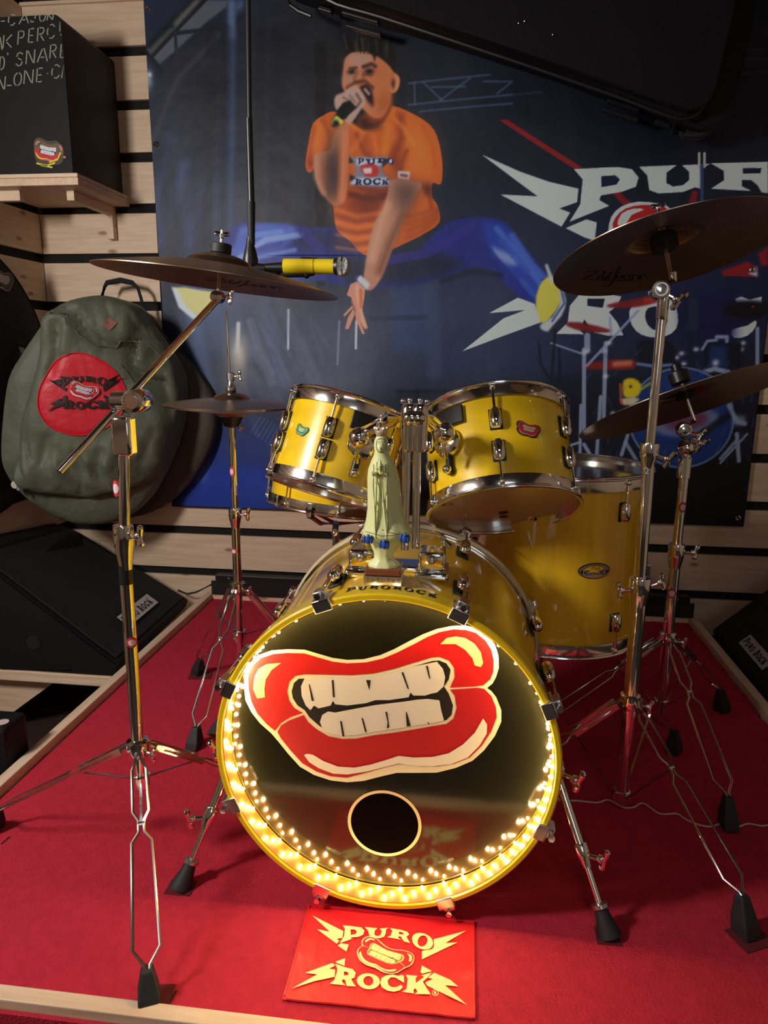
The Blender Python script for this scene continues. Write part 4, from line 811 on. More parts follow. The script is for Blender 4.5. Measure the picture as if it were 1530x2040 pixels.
mL, v, n = wedge('stage_monitor', 'black wedge stage speaker with a white name sticker, on the low shelf at left', [(-1.612,-.0195),(-1.062,-.0195),(-1.052,.02),(-1.406,.290),(-1.50,.355),(-1.612,.375)], 1.935, [(-1.612,-.0195),(-1.090,-.0195),(-1.078,.012),(-1.50,.262),(-1.56,.288),(-1.612,.30)], 2.56, 0, (-1.33, 2.2, -.0195))
g = [v[2], v[8], v[10], v[4]]      # sloping face
def inset(g, s_, lift):
    c = sum(g, Vector()) / 4; nr = (g[1] - g[0]).cross(g[3] - g[0]).normalized()
    if nr.z < 0: nr = -nr
    return [c + (p - c) * s_ + nr * lift for p in g], nr
def quadslab(q, nr, th): mb = MB(); mb.add(q + [p - nr * th for p in q], [(0,1,2,3),(7,6,5,4),(0,4,5,1),(1,5,6,2),(2,6,7,3),(3,7,4,0)]); return mb
q, nr = inset(g, .93, .006); quadslab(q, nr, .006).build('grille', M_grille, mL, smooth=False, bevel=.002)
MB().tube([v[2] + nr * .001, v[4] + nr * .001], .006, 8).build('edge_bead', M_blackpl, mL)
mb = MB(); mb.lathe(AY(65, 1280, 1.935), (0, -1, 0), [(.030, -.001), (.030, .002), (.024, .002), (.022, -.02), (.001, -.02)], 28); mb.build('pole_socket', M_blackpl, mL)
mb = MB(); mb.lathe(AY(65, 1280, 1.9335), (0, -1, 0), [(.0001, .0), (.0225, .0), (.0225, -.001)], 24); mb.build('socket_bore', M_black, mL)
slab((0, 1330), (140, 1332), 1.934, .004, .006).build('recess_edge', M_blackpl, mL, smooth=False)
def namesticker(t, px, g, u, sz, up):
    nr = (g[1] - g[0]).cross(g[3] - g[0]).normalized(); nr = nr if nr.z > 0 else -nr
    d = Vector(_ray(*px)); o = g[0]; k = (o + nr * .0072 - Vector(CAM)).dot(nr) / d.dot(nr); p = Vector(CAM) + d * k
    u = u.normalized(); v_ = nr.cross(u).normalized()
    if v_.dot(up) < 0: v_ = -v_
    mb = MB(); L, Hh = sz; mb.add([p - u * L / 2 - v_ * Hh / 2, p + u * L / 2 - v_ * Hh / 2, p + u * L / 2 + v_ * Hh / 2, p - u * L / 2 + v_ * Hh / 2], [(0, 1, 2, 3)])
    s_ = mb.build('name_sticker', mat('sticker_white', rgb(190, 186, 184), .5), t, smooth=False)
    mb = MB(); x = -L / 2 + .010; hh = Hh * .62
    for ch, sc_ in (('P', 1), ('U', .8), ('R', .8), ('O', .8), (' ', 1), ('R2', 1), ('O2', .8), ('C2', .8), ('K', 1)):
        if ch == ' ': x += hh * .4; continue
        gl_, wd = glyph(ch); k_ = hh * sc_; wx = (L - .02) / 8.9
        fnn = lambda a, b, x=x, k_=k_, wd=wd, wx=wx: p + u * (x + a / wd * wx * .86) + v_ * (-Hh * .31 + b * k_) + nr * .0006
        mb.flat(gl_, fnn); x += wx
    mb.build('sticker_lettering', M_black, s_, smooth=False)
e = (v[8] - v[2])
namesticker(mL, (276, 1214), g, e, (.25, .052), Vector((-1, 0, 1)))
mR, v, n = wedge('stage_monitor', 'black wedge stage speaker with a white name sticker, at the right frame edge', [(.880,-.03),(.862,.0),(1.22,.34),(1.34,.40),(1.50,.39),(1.50,-.25),(.90,-.25)], 1.70, [(.880,-.01),(.862,.02),(1.22,.36),(1.34,.42),(1.50,.41),(1.50,-.25),(.90,-.25)], 2.50, 1, (1.2, 2.1, -.25))
n = 7; g = [v[1], v[8], v[9], v[2]]
q, nr = inset(g, .93, .006); quadslab(q, nr, .006).build('grille', M_grille, mR, smooth=False, bevel=.002)
namesticker(mR, (1506, 1298), g, (v[1] - v[8]), (.20, .045), Vector((1, 0, 1)))
hs = thing('power_housing', 'long black metal housing low on the wall behind the drums', 'housing', (-.1, 2.63, .02))
MB().box((-.985, 2.612, .030), (.815, WY - .003, .1015)).build('cover', mat('black_metal', rgb(16, 15, 16), .45), hs, smooth=False, bevel=.002)
MB().box((-1.0, 2.606, .0225), (.83, 2.6115, .078)).build('front_lip', mat('black_metal_lip', rgb(20, 19, 20), .5), hs, smooth=False)
for x in (-.93, -.58, .0, .45, .77): MB().lathe((x, 2.6115, .09), (0, -1, 0), [(.001, .0015), (.0035, .0015), (.004, 0)], 12).build('screw', M_satin, hs)
MB().tube([(-1.0, 2.62, .06), (-1.06, 2.60, .03), (-1.10, 2.60, .02), (-1.14, 2.61, .03)], .004, 8).build('power_lead', M_blackpl, hs)
ab = thing('black_cabinet', 'black cabinet corner with a small round sticker at the bottom left edge', 'cabinet', (-1.2, 1.42, FZ))
MB().box((-1.35, 1.38, FZ + .001), (-1.040, 1.47, .112)).build('body', M_box, ab, smooth=False, bevel=.012)
mb = MB(); pc2 = Vector((-1.062, 1.41, .1125)); mb.lathe(pc2, (0, 0, 1), [(.014, 0), (.014, .0006), (.001, .0006)], 24); mb.build('round_sticker', mat('cream_tag2', rgb(200, 176, 176), .5), ab)
# ------------------------------------------------------------------ hardware pieces
def capsule(mb, c, axis, r, L, n=16):
    h = L / 2; pr = [(r * math.sin(math.radians(a)), -h + r * (1 - math.cos(math.radians(a)))) for a in (10, 35, 60, 90)]
    pr += [(x, -y) for x, y in pr[::-1]]; mb.lathe(c, axis, pr, n)
def rbox(c, ax, size, bevel=.003):        # oriented box: ax = (u, v, w) unit vectors
    u, v, w_ = [Vector(a).normalized() for a in ax]; T = Matrix(((u.x, v.x, w_.x, c[0]), (u.y, v.y, w_.y, c[1]), (u.z, v.z, w_.z, c[2]), (0, 0, 0, 1)))
    a, b, d = [s_ / 2 for s_ in size]; return MB().box((-a, -b, -d), (a, b, d), T)
def wingbolt(parent, p, d, size=.03, name='wing_bolt'):
    p = Vector(p); d = Vector(d).normalized(); u, v, _ = frame(d); mb = MB()
    mb.cone(p, p + d * size * .6, size * .13, size * .13, 10); mb.ball(p + d * size * .6, size * .24, 10)
    q = p + d * size * .78; k = [(-.62, .10), (-.56, .17), (-.35, .20), (-.12, .15), (.12, .15), (.35, .20), (.56, .17), (.62, .10)]
    w_ = (v * .94 + d * .2).normalized() if name == 'wing_bolt' else v
    mb.tube([q + w_ * a * size + d * abs(a) * size * .06 for a, _ in k], [b_ * size * 1.0 for _, b_ in k], 10)
    return mb.build(name, M_chrome, parent)
def collar(parent, p, axis, r, h, name='height_collar', m=None):
    mb = MB(); mb.lathe(p, axis, [(r * .9, -h * .62), (r * .96, -h * .45), (r * 1.25, -h * .1), (r * 1.36, h * .05), (r * 1.38, h * .42), (r * 1.30, h * .5), (r * .8, h * .52)], 28)
    return mb.build(name, m or M_chrome, parent)
def tripod(root, c, hub_z, low_z, feet, rod=.0028, foot_h=.062, blades=()):
    c = Vector(c)
    for i, (fx, fy) in enumerate(feet):
        d = Vector((fx - c.x, fy - c.y, 0)); R_ = d.length; d.normalize(); t = Vector((-d.y, d.x, 0))
        A = Vector((c.x, c.y, hub_z)) + d * .020; B = Vector((fx, fy, foot_h * .72)) - d * .008
        leg = MB(); W = [(0, .004), (.05, .006), (.09, .012), (.30, .013), (.345, .0045), (.40, .0045), (.445, .016), (.90, .020), (.965, .004), (1.0, .003)]
        for s_ in (-1, 1): leg.tube([A.lerp(B, k) + t * s_ * w_ for k, w_ in W], rod, 8)
        leg.cone(A.lerp(B, .36) - t * .006, A.lerp(B, .36) + t * .006, .004, .004, 8)
        if i in blades:
            u_ = (B - A).normalized()
            for s_ in (-1, 1): 
                q = A.lerp(B, .2) + t * s_ * .012; leg.box((-.5, -.0016, -.006), (.5, .0016, .006), Matrix(((u_.x * (B - A).length * .34, t.x, u_.cross(t).x, q.x), (u_.y * (B - A).length * .34, t.y, u_.cross(t).y, q.y), (u_.z * (B - A).length * .34, t.z, u_.cross(t).z, q.z), (0, 0, 0, 1))))
        lg = leg.build('leg', M_dull, root)
        # wedge-shaped rubber foot
        u_ = (B - A).normalized(); G = Vector((fx, fy, .002)); top = B - u_ * .010; mb = MB(); vs = []
        for (p, a, b) in ((G, .016, .021), (G.lerp(top, .35), .0155, .0195), (top, .0085, .010)):
            e = t; f_ = d if p is not top else d
            vs += [p + e * a + f_ * b, p - e * a + f_ * b, p - e * a - f_ * b * .8, p + e * a - f_ * b * .8]
        fs = [(0,1,2,3)] + [(k*4+i, k*4+(i+1)%4, k*4+4+(i+1)%4, k*4+4+i) for k in (0, 1) for i in range(4)] + [(8,9,10,11)]
        mb.add(vs, fs).build('rubber_foot', M_rubber, lg, smooth=False, bevel=.003)
        L = Vector((c.x, c.y, low_z)) + d * .016; E = A.lerp(B, .37)
        br = MB(); br.tube([L, E], .0024, 8); br.build('brace', M_dull, root)
    mb = MB(); mb.lathe((c.x, c.y, hub_z), (0, 0, 1), [(.0125, -.016), (.020, -.014), (.0215, 0), (.020, .014), (.0125, .018)], 24); mb.build('leg_hub', M_chrome, root)
    mb = MB(); mb.lathe((c.x, c.y, low_z), (0, 0, 1), [(.0125, -.012), (.018, -.010), (.018, .010), (.0125, .012)], 24); mb.build('brace_hub', M_chrome, root)
    a = Vector((c.x, c.y, hub_z)); wingbolt(root, a + Vector((.02, -.008, -.004)), (.9, -.4, 0), .024)
def band_sticker(root, p, r, h=.03, az=-90):
    mb = MB(); p = Vector(p)
    for k, (col_, hh, da) in enumerate(((s2l((190, 40, 60)), h, 48), (s2l((214, 196, 196)), h * .6, 30))):
        mb.cur = col_ + (1,)
        n_ = 8; vs = []
        for i in range(n_ + 1):
            t = math.radians(az - da + 2 * da * i / n_); e = math.sqrt(max(.05, 1 - (2 * i / n_ - 1) ** 2))
            for s_ in (-1, 1): vs.append(p + Vector((math.cos(t) * (r + .0006 + k * .0005), math.sin(t) * (r + .0006 + k * .0005), s_ * hh / 2 * e)))
        mb.add(vs, [(2 * i, 2 * i + 2, 2 * i + 3, 2 * i + 1) for i in range(n_)])
    mb.build('lips_sticker', M_print, root, smooth=False)
def tilter(root, p, up, side):      # ratchet at the top of a stand
    p = Vector(p); up = Vector(up).normalized(); side = Vector(side).normalized(); mb = MB()
    mb.lathe(p - Vector((0, .014, 0)), (0, 1, 0), [(.004, -.002), (.0155, 0), (.0175, .004), (.0175, .024), (.0155, .028), (.004, .03)], 24); mb.build('tilter', M_chrome, root)
    mb = MB(); mb.lathe(p - Vector((0, .0165, 0)), (0, 1, 0), [(.010, .001), (.010, -.003), (.012, -.003), (.012, .001)], 20, closed=True); mb.build('ratchet_ring', M_satin, root)
    wingbolt(root, p + side * .014 + Vector((0, .0, -.002)), side, .032)
def sphere_joint(root, p, r=.015): mb = MB(); mb.ball(p, r, 18); mb.build('joint', M_chrome, root)

# ------------------------------------------------------------------ cymbals
def cymbal(name, label, c, nrm, R, bell=.06, bow=.055, bellh=.022, group=None, flip=False, m=None):
    c = Vector(c); nrm = Vector(nrm).normalized(); t = thing(name, label, 'cymbal', c, group)
    prof = []
    def zz(r):
        if r < bell: return bellh * math.sqrt(max(0, 1 - (r / bell) ** 2)) * .9 + bellh * .1 * (1 - r / bell) + bow * .5
        return bow * .5 * (1 - ((r - bell) / (R - bell)) ** 1.55)
    rs = [.006, .012, .02, .03, .04, .05, .056, bell * .985, bell + .003] + list(np.linspace(bell + .012, R, 26))
    rs = sorted(x for x in rs if x <= R); top = [(r_, zz(r_)) for r_ in rs]; bot = [(r_, zz(r_) - .0014) for r_ in rs[::-1]]
    mb = MB(); mb.lathe(c, nrm, top + bot, 96, closed=True, ax=frame(nrm))
    mb.rad = [(p - c).length for p in mb.v]; mb.build('disc', m or M_bronze, t, angle=50)
    return t, frame(nrm)
def felt(root, c, nrm, r=.019, h=.013, m=M_rubber, name='felt_washer'):
    mb = MB(); mb.lathe(c, nrm, [(r * .8, -h), (r, -h * .8), (r, h * .8), (r * .8, h)], 22); mb.build(name, m, root)
SCRIPT = [[(0,.12),(.1,.10),(.2,.13)],[(.02,.62),(.12,.70),(.24,.70),(.14,.4),(.0,.15)],[(.24,.10),(.27,.4)],[(.27,.5),(.275,.54)],[(.36,.72),(.31,.3),(.34,.1),(.38,.14)],[(.47,.72),(.42,.3),(.38,.12),(.36,.28),(.43,.38)],[(.58,.98),(.52,.4),(.44,-.25),(.34,-.38)],[(.50,.62),(.60,.56)],[(.55,.42),(.53,.15),(.60,.2),(.63,.42)],[(.66,.12),(.64,.32),(.72,.42),(.74,.12),(.66,.12)],[(.78,.1),(.79,.42),(.86,.42),(.88,.1)],[(.9,.1),(.92,.42),(.98,.40),(1.0,.2)],[(.18,.08),(.5,.02),(.8,.02)]]
def script_mark(t, fn): 
    mb = MB()
    for st in SCRIPT: stroke(mb, smooth_open(st), .030, fn, 0)
    mb.build('cymbal_signature', mat('ink_black_mark', rgb(20, 12, 10), .6), t, smooth=False)
def smooth_open(p, k=4):
    if len(p) < 3: return p
    q = [p[0]] + list(p) + [p[-1]]; out = []
    for i in range(1, len(q) - 2):
        a, b_, c_, d_ = (np.array(q[i + j], float) for j in (-1, 0, 1, 2))
        for s_ in range(k):
            t = s_ / k; out.append(tuple(.5 * (2 * b_ + (c_ - a) * t + (2 * a - 5 * b_ + 4 * c_ - d_) * t * t + (3 * b_ - a - 3 * c_ + d_) * t ** 3)))
    return out + [p[-1]]
def on_disc(t, corner, ux, uy):      # lay writing on the visible face of the disc
    me = [o_ for o_ in t.children if o_.name.startswith('disc')][0].data; og = origin(t)
    tree = BVHTree.FromPolygons([v_.co + og for v_ in me.vertices], [tuple(p.vertices) for p in me.polygons])
    def fn(x, y, d=0):
        dv = Vector(_ray(corner[0] + ux[0] * x + uy[0] * y, corner[1] + ux[1] * x + uy[1] * y)).normalized()
        h = tree.ray_cast(Vector(CAM), dv)[0]; return (h if h else t.location) - dv * .0012
    return fn

# left boom stand with its cymbal
A = Vector((-.587, 1.13, 0)); LA = 'chrome boom cymbal stand in front at left, its tube rising past the green bag'
sa = thing('boom_cymbal_stand', LA, 'cymbal stand', (A.x, A.y, .002))
tripod(sa, A, .250, .185, [(-.452, .848), (-.945, 1.19), (-.395, 1.375)], blades=(1, 2))
MB().cone(A + Vector((0, 0, .17)), A + Vector((0, 0, .60)), .0112, .0112, 24).build('lower_tube', M_chrome, sa)
A2 = Vector((-.570, 1.125, 0))
MB().cone(A + Vector((0, 0, .60)), A2 + Vector((0, 0, .845)), .0092, .0092, 24).build('upper_tube', M_chrome, sa)
collar(sa, A + Vector((.001, 0, .635)), (0, 0, 1), .0125, .07); wingbolt(sa, A + Vector((.016, -.006, .65)), (.9, -.3, .2), .03)
MB().cone(A + Vector((0, 0, .60)), A + Vector((0, 0, .565)), .0116, .0116, 20).build('label_band', M_blackpl, sa)
bl0, bl1, blc = AY(118, 940, 1.04), AY(432, 598, 1.295), AY(255, 795, 1.125)
MB().cone(bl0, bl1, .0062, .0062, 20).build('boom_arm', M_chrome, sa)
mb = MB(); mb.cone(bl0 + (bl0 - bl1).normalized() * .0005, bl0 + (bl1 - bl0).normalized() * .004, .0055, .0055, 16); mb.build('arm_bore', M_black, sa)
mb = MB(); mb.box((A2.x - .018, 1.112, .79), (A2.x + .016, 1.14, .856)); mb.build('boom_bracket', M_chrome, sa, bevel=.005)
mb = MB(); mb.lathe(AY(262, 800, 1.10), (0, 1, 0), [(.010, -.002), (.0175, 0), (.019, .004), (.019, .04), (.017, .044)], 28); mb.build('boom_ratchet', M_chrome, sa)
mb = MB(); mb.lathe(AY(262, 801, 1.098), (0, -1, 0), [(.0001, .001), (.011, .001), (.011, -.002)], 20); mb.build('ratchet_bolt', mat('copper_bolt', (.8, .5, .36, 1), .25, 1.0), sa)
mb = MB(); mb.cone(AY(226, 798, 1.12), AY(262, 798, 1.12), .015, .015, 20); mb.build('boom_barrel', M_chrome, sa)
band_sticker(sa, A + Vector((.0, 0, .735)), .0098, .028, -100); band_sticker(sa, A + Vector((.002, 0, .46)), .0116, .02, -60)
mb = MB(); mb.cur = s2l((190, 40, 60)) + (1,); u_ = (bl1 - bl0).normalized(); ps = bl0.lerp(bl1, .17); w0 = u_.cross(Vector((0, -1, 0)))
mb.add([ps + u_ * a_ + w0 * b_ * .0045 - Vector((0, .0066 - abs(b_) * .0014, 0)) for a_ in (-.018, .018) for b_ in (-1, -.4, .4, 1)], [(0,1,5,4),(1,2,6,5),(2,3,7,6)]); mb.cur = s2l((220, 200, 200)) + (1,)
mb.add([ps + u_ * a_ + w0 * b_ * .003 - Vector((0, .0072, 0)) for a_ in (-.010, .010) for b_ in (-1, 1)], [(0,1,3,2)]); mb.build('lips_sticker', M_print, sa, smooth=False)
c1 = Vector((-.460, 1.30, 1.083)); n1 = Vector((.115, .022, 1)).normalized()
tb = AY(434, 592, 1.30)
mb = MB(); mb.lathe(tb - Vector((0, .012, 0)), (0, 1, 0), [(.004, 0), (.011, .001), (.011, .022), (.004, .024)], 20); mb.build('tilter', M_chrome, sa); wingbolt(sa, tb + Vector((.008, -.004, 0)), (1, 0, 0), .022)
MB().cone(tb, c1 + n1 * .088, .0035, .0035, 14).build('tilter_rod', M_chrome, sa)
cy1, fr = cymbal('crash_cymbal', 'medium bronze cymbal tilted on the left boom stand, under the hanging microphone', c1, n1, .215)
felt(cy1, c1 + n1 * .057, n1, .0185, .009, name='felt_washer'); felt(cy1, c1 + n1 * .030, n1, .012, .006)
wingbolt(cy1, c1 + n1 * .064, n1, .022, 'wing_nut')
script_mark(cy1, on_disc(cy1, (410, 560), (150, 18), (0, -12)))

# hi-hat
Hh = Vector((-.616, 1.80, 0)); st = thing('hi_hat_stand', 'chrome pedal stand behind the boom stand, carrying the pair of small cymbals', 'hi-hat stand', (Hh.x, Hh.y, .002))
tripod(st, Hh, .335, .20, [(-.655, 1.545), (-.80, 1.945), (-.36, 1.83)], blades=(1, 2))
MB().cone(Hh + Vector((0, 0, .03)), Hh + Vector((0, 0, .545)), .0115, .0115, 22).build('lower_tube', M_chrome, st)
MB().cone(Hh + Vector((0, 0, .545)), Hh + Vector((0, 0, .79)), .0088, .0088, 22).build('upper_tube', M_chrome, st)
collar(st, Hh + Vector((0, 0, .53)), (0, 0, 1), .0125, .05); wingbolt(st, Hh + Vector((.016, -.004, .54)), (1, -.2, .1), .028)
MB().cone(Hh + Vector((0, 0, .79)), Hh + Vector((-.004, 0, 1.06)), .0034, .0030, 12).build('pull_rod', M_chrome, st)
mb = MB(); mb.lathe(Hh + Vector((0, 0, .785)), (0, 0, 1), [(.010, -.016), (.020, -.012), (.024, 0), (.030, .012), (.030, .020), (.010, .022)], 26); mb.build('seat_cup', M_blackpl, st)
wingbolt(st, Hh + Vector((.022, -.006, .778)), (.5, -.3, -.8), .016, 'seat_screw')
MB().box((-.645, 1.60, .004), (-.587, 1.80, .012)).build('pedal_base', M_satin, st, smooth=False, bevel=.002)
band_sticker(st, Hh + Vector((0, 0, .655)), .0095, .026, -100); band_sticker(st, Hh + Vector((0, 0, .44)), .0119, .016, -110)
hc = Hh + Vector((0, 0, .826)); nh = Vector((.015, 0, 1)).normalized()
hb, _ = cymbal('hi_hat_cymbal', 'lower cymbal of the left pedal pair, facing down on the seat cup', hc - nh * .002, -nh, .172, .046, .03, .016, 'hi-hat cymbals')
ht, _ = cymbal('hi_hat_cymbal', 'upper cymbal of the left pedal pair, domed side up under the clutch', hc + nh * .002, nh, .172, .046, .03, .018, 'hi-hat cymbals')
mb = MB(); mb.lathe(hc + nh * .046, nh, [(.006, -.014), (.012, -.012), (.013, 0), (.008, .008), (.007, .016), (.010, .018), (.010, .036), (.006, .038)], 20); mb.build('clutch', M_satin, ht)
felt(ht, hc + nh * .034, nh, .013, .006); wingbolt(ht, hc + nh * .074 + Vector((.008, 0, 0)), (1, -.2, .1), .022, 'clutch_bolt')

# tall right stand
B = Vector((.345, 1.42, 0)); sb = thing('cymbal_stand', 'tall straight chrome cymbal stand at right, in front of the floor tom', 'cymbal stand', (B.x, B.y, .002), 'straight cymbal stands')
tripod(sb, B, .262, .045, [(.492, 1.108), (.525, 1.685), (.075, 1.40)], rod=.0024, foot_h=.085, blades=(1, 2))
MB().cone(B + Vector((0, 0, .03)), B + Vector((0, 0, .515)), .0145, .0145, 26).build('lower_tube', M_chrome, sb)
MB().cone(B + Vector((-.002, 0, .51)), B + Vector((-.006, 0, .79)), .0118, .0118, 26).build('middle_tube', M_chrome, sb)
MB().cone(B + Vector((-.006, 0, .78)), B + Vector((-.005, 0, 1.07)), .0088, .0088, 26).build('upper_tube', M_chrome, sb)
collar(sb, B + Vector((-.001, 0, .500)), (0, 0, 1), .0155, .06); wingbolt(sb, B + Vector((.02, -.004, .515)), (.9, 0, .4), .028); wingbolt(sb, B + Vector((-.02, -.010, .505)), (-1, -.2, 0), .030)
collar(sb, B + Vector((-.006, 0, .775)), (0, 0, 1), .0128, .045); wingbolt(sb, B + Vector((.008, -.006, .775)), (.9, -.2, -.3), .03)
mb = MB(); text_mesh(mb, '2', lambda x, y: B + Vector((-.010 + x, -.0125, .745 + y)), .016); mb.build('white_numeral', mat('white_paint', rgb(210, 205, 200), .5), sb, smooth=False)
tp = AY(1313, 578, 1.42); tilter(sb, tp, (0, 0, 1), (1, -.2, -.5)); 
mb = MB(); mb.lathe(B + Vector((-.005, 0, 1.055)), (0, 0, 1), [(.0088, -.03), (.0105, -.026), (.0105, .02), (.007, .024)], 20); mb.build('neck', M_chrome, sb)
c2_ = Vector((.342, 1.44, 1.145)); n2 = Vector((-.197, .256, 1)).normalized()
rb = AY(1338, 558, 1.42)
mb = MB(); mb.tube([tp + Vector((.004, 0, .006)), rb + Vector((.004, 0, 0)), rb + Vector((.002, 0, .014))], .006, 10); mb.build('tilter_arm', M_chrome, sb)
MB().cone(rb, c2_ + n2 * .075, .0042, .0042, 14).build('tilter_rod', M_chrome, sb)
cy2, _ = cymbal('ride_cymbal', 'largest bronze cymbal, underside showing, on the tall right stand near the frame edge', c2_, n2, .204, .062, .05, .022)
felt(cy2, c2_ + n2 * .020, n2, .024, .016, M_rubber, 'cymbal_sleeve'); felt(cy2, c2_ + n2 * .062, n2, .018, .010); wingbolt(cy2, c2_ + n2 * .072, n2, .022, 'wing_nut')
script_mark(cy2, on_disc(cy2, (1160, 560), (128, 0), (0, -28)))
fnm = on_disc(cy2, (0, 0), (1, 0), (0, 1)); mb = MB(); mb.cur = s2l((120, 100, 70)) + (1,)
for st_ in ([(1286,484),(1300,476),(1306,482),(1294,494),(1286,484)],): stroke(mb, st_, 2.2, fnm)
mb.cur = s2l((120, 50, 50)) + (1,)
for st_ in ([(1350,468),(1352,462),(1356,468)],[(1358,468),(1360,461),(1364,461)],[(1366,460),(1370,464),(1366,469)]): stroke(mb, st_, 1.8, fnm)
mb.build('stamped_mark', M_print, cy2, smooth=False)

# rear right stand
Cc = Vector((.516, 1.80, 0)); sc = thing('cymbal_stand', 'shorter chrome cymbal stand behind, between the floor tom and the right edge', 'cymbal stand', (Cc.x, Cc.y, .002), 'straight cymbal stands')
tripod(sc, Cc, .255, .075, [(.560, 1.40), (.715, 1.925), (.20, 1.70)], rod=.0024, foot_h=.085, blades=(1, 2))
MB().cone(Cc + Vector((0, 0, .04)), Cc + Vector((0, 0, .49)), .0135, .0135, 24).build('lower_tube', M_chrome, sc)
MB().cone(Cc + Vector((0, 0, .485)), Cc + Vector((0, 0, .75)), .0115, .0115, 24).build('upper_tube', M_chrome, sc)
collar(sc, Cc + Vector((0, 0, .475)), (0, 0, 1), .0145, .06); wingbolt(sc, Cc + Vector((.02, -.004, .485)), (1, 0, 0), .032)
mb = MB(); mb.lathe(Cc + Vector((-.002, 0, .70)), (0, 0, 1), [(.0115, -.03), (.016, -.028), (.016, .02), (.0115, .024)], 22); mb.build('neck', M_chrome, sc)
sphere_joint(sc, Cc + Vector((-.002, -.002, .745)), .021); band_sticker(sc, Cc + Vector((0, 0, .60)), .0118, .026, -80); band_sticker(sc, Cc + Vector((0, 0, .38)), .0138, .026, -110)
tp3 = AY(1362, 856, 1.80); tilter(sc, tp3, (0, 0, 1), (1, -.2, -.3)); wingbolt(sc, tp3 + Vector((.018, -.01, -.02)), (1, -.2, -.6), .034)
MB().tube([Cc + Vector((-.002, 0, .75)), tp3 + Vector((0, 0, -.012))], .010, 12).build('neck_post', M_chrome, sc)
c3_ = Vector((.508, 1.80, .852)); n3 = Vector((-.332, .311, 1)).normalized(); rb3 = AY(1384, 838, 1.80)
MB().tube([tp3 + Vector((.006, 0, .004)), rb3], .007, 10).build('tilter_arm', M_chrome, sc)
MB().cone(rb3, c3_ + n3 * .085, .004, .004, 12).build('tilter_rod', M_chrome, sc)
cy3, _ = cymbal('crash_cymbal', 'bronze cymbal steeply tilted, on the shorter rear stand at right', c3_, n3, .260, .060, .046, .020)
felt(cy3, c3_ + n3 * .018, n3, .022, .009, M_blackpl, 'cymbal_sleeve'); felt(cy3, c3_ + n3 * .064, n3, .024, .016, M_blackpl); felt(cy3, c3_ + n3 * .088, n3, .012, .010, M_blackpl, 'wing_nut')

# ------------------------------------------------------------------ bass drum
KX, KZ, KF, KB = -.125, .302, 1.066, 1.572
bd_ = thing('bass_drum', 'large yellow bass drum with a lit ring of bulbs and a snarling red lips emblem', 'bass drum', (KX, 1.3, .002))
def kc(y): return Vector((KX, y, KZ))
def rad(a): return Vector((math.cos(math.radians(a)), 0, math.sin(math.radians(a))))
mb = MB(); mb.lathe(kc(0), (0, 1, 0), [(.277, 1.114), (.2800, 1.116), (.2800, 1.53), (.277, 1.532), (.2745, 1.53), (.2745, 1.116)], 128, closed=True); mb.build('shell', M_shellf, bd_)
mb = MB(); mb.lathe(kc(0), (0, 1, 0), [(.2775, 1.108), (.2775, KF + .003), (.280, KF), (.2865, KF), (.2895, KF + .003), (.2895, 1.108), (.2865, 1.112), (.280, 1.112)], 128, closed=True); mb.build('front_hoop', M_hoopy, bd_)
mb = MB(); mb.lathe(kc(0), (0, 1, 0), [(.280, 1.535), (.280, KB), (.2835, KB + .003), (.289, KB), (.2905, 1.56), (.2905, 1.54), (.286, 1.534)], 128, closed=True); mb.build('rear_hoop', M_clear, bd_)
mb = MB(); mb.lathe(kc(0), (0, 1, 0), [(.2842, 1.5335), (.2855, 1.527), (.2845, 1.520), (.2812, 1.520), (.2812, 1.5335)], 128, closed=True); mb.build('rear_flesh_hoop', M_chrome, bd_)
mb = MB(); mb.lathe(kc(0), (0, 1, 0), [(.0001, 1.533), (.279, 1.533), (.279, 1.536), (.0001, 1.536)], 96); mb.build('rear_head', M_film, bd_)
hd = MB(); hd.lathe(kc(0), (0, 1, 0), [(.0001, HEADY), (.277, HEADY), (.277, HEADY + .0015), (.0001, HEADY + .0015)], 128); hd = hd.build('front_head', M_head, bd_)
mb = MB(); art(mb, LIPS, lambda x, z, d: Vector((KX + x, HEADY - .0006 - d, KZ + z)), PAL, 0, .0004)
pc3 = AY(766, 1640, HEADY); mb.cur = s2l((232, 196, 140)) + (1,)
mb.flat([ell(0, 0, .0655, .0655, 0, 64), ell(0, 0, .0600, .0600, 0, 64)], lambda x, z: Vector((pc3.x + x, HEADY - .0012, pc3.z + z)))
mb.build('lips_emblem', M_print, hd, smooth=False)
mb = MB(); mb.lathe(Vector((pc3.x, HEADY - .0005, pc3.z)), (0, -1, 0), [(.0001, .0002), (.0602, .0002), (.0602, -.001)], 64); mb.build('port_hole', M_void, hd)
# lamp strip on the inside of the hoop: three runs of bulbs
strip = MB(); strip.lathe(kc(0), (0, 1, 0), [(.2766, 1.069), (.2774, 1.069), (.2774, 1.106), (.2766, 1.106)], 128, closed=True); strip = strip.build('led_strip', M_strip, bd_)
bulbs = []; NB = 44; rest = MB()
for row in range(3):
    for k in range(NB):
        a = 360 * (k + row / 3.0 + random.uniform(-.06, .06)) / NB; y = 1.0820 + .0105 * row + .0012 * math.sin(a * .11)
        p = kc(y) + rad(a) * .2748
        if row < 2: bulbs.append((p, a))
        else: rest.ball(p, .0024, 8)
bulbs.sort(key=lambda b_: b_[0].z)
b0 = None
for p, a in bulbs:
    if b0 is None: b0 = MB().ball((0, 0, 0), .0027, 8); me0 = None
    if me0 is None:
        ob = b0.build('led_bulb', M_led, None); me0 = ob.data; og = origin(strip); ob.parent = strip; ob.location = p - og
    else:
        ob = bpy.data.objects.new('led_bulb', me0); COL.objects.link(ob); ob.parent = strip; ob.location = p - og
rest.build('led_bulbs', M_led, strip)
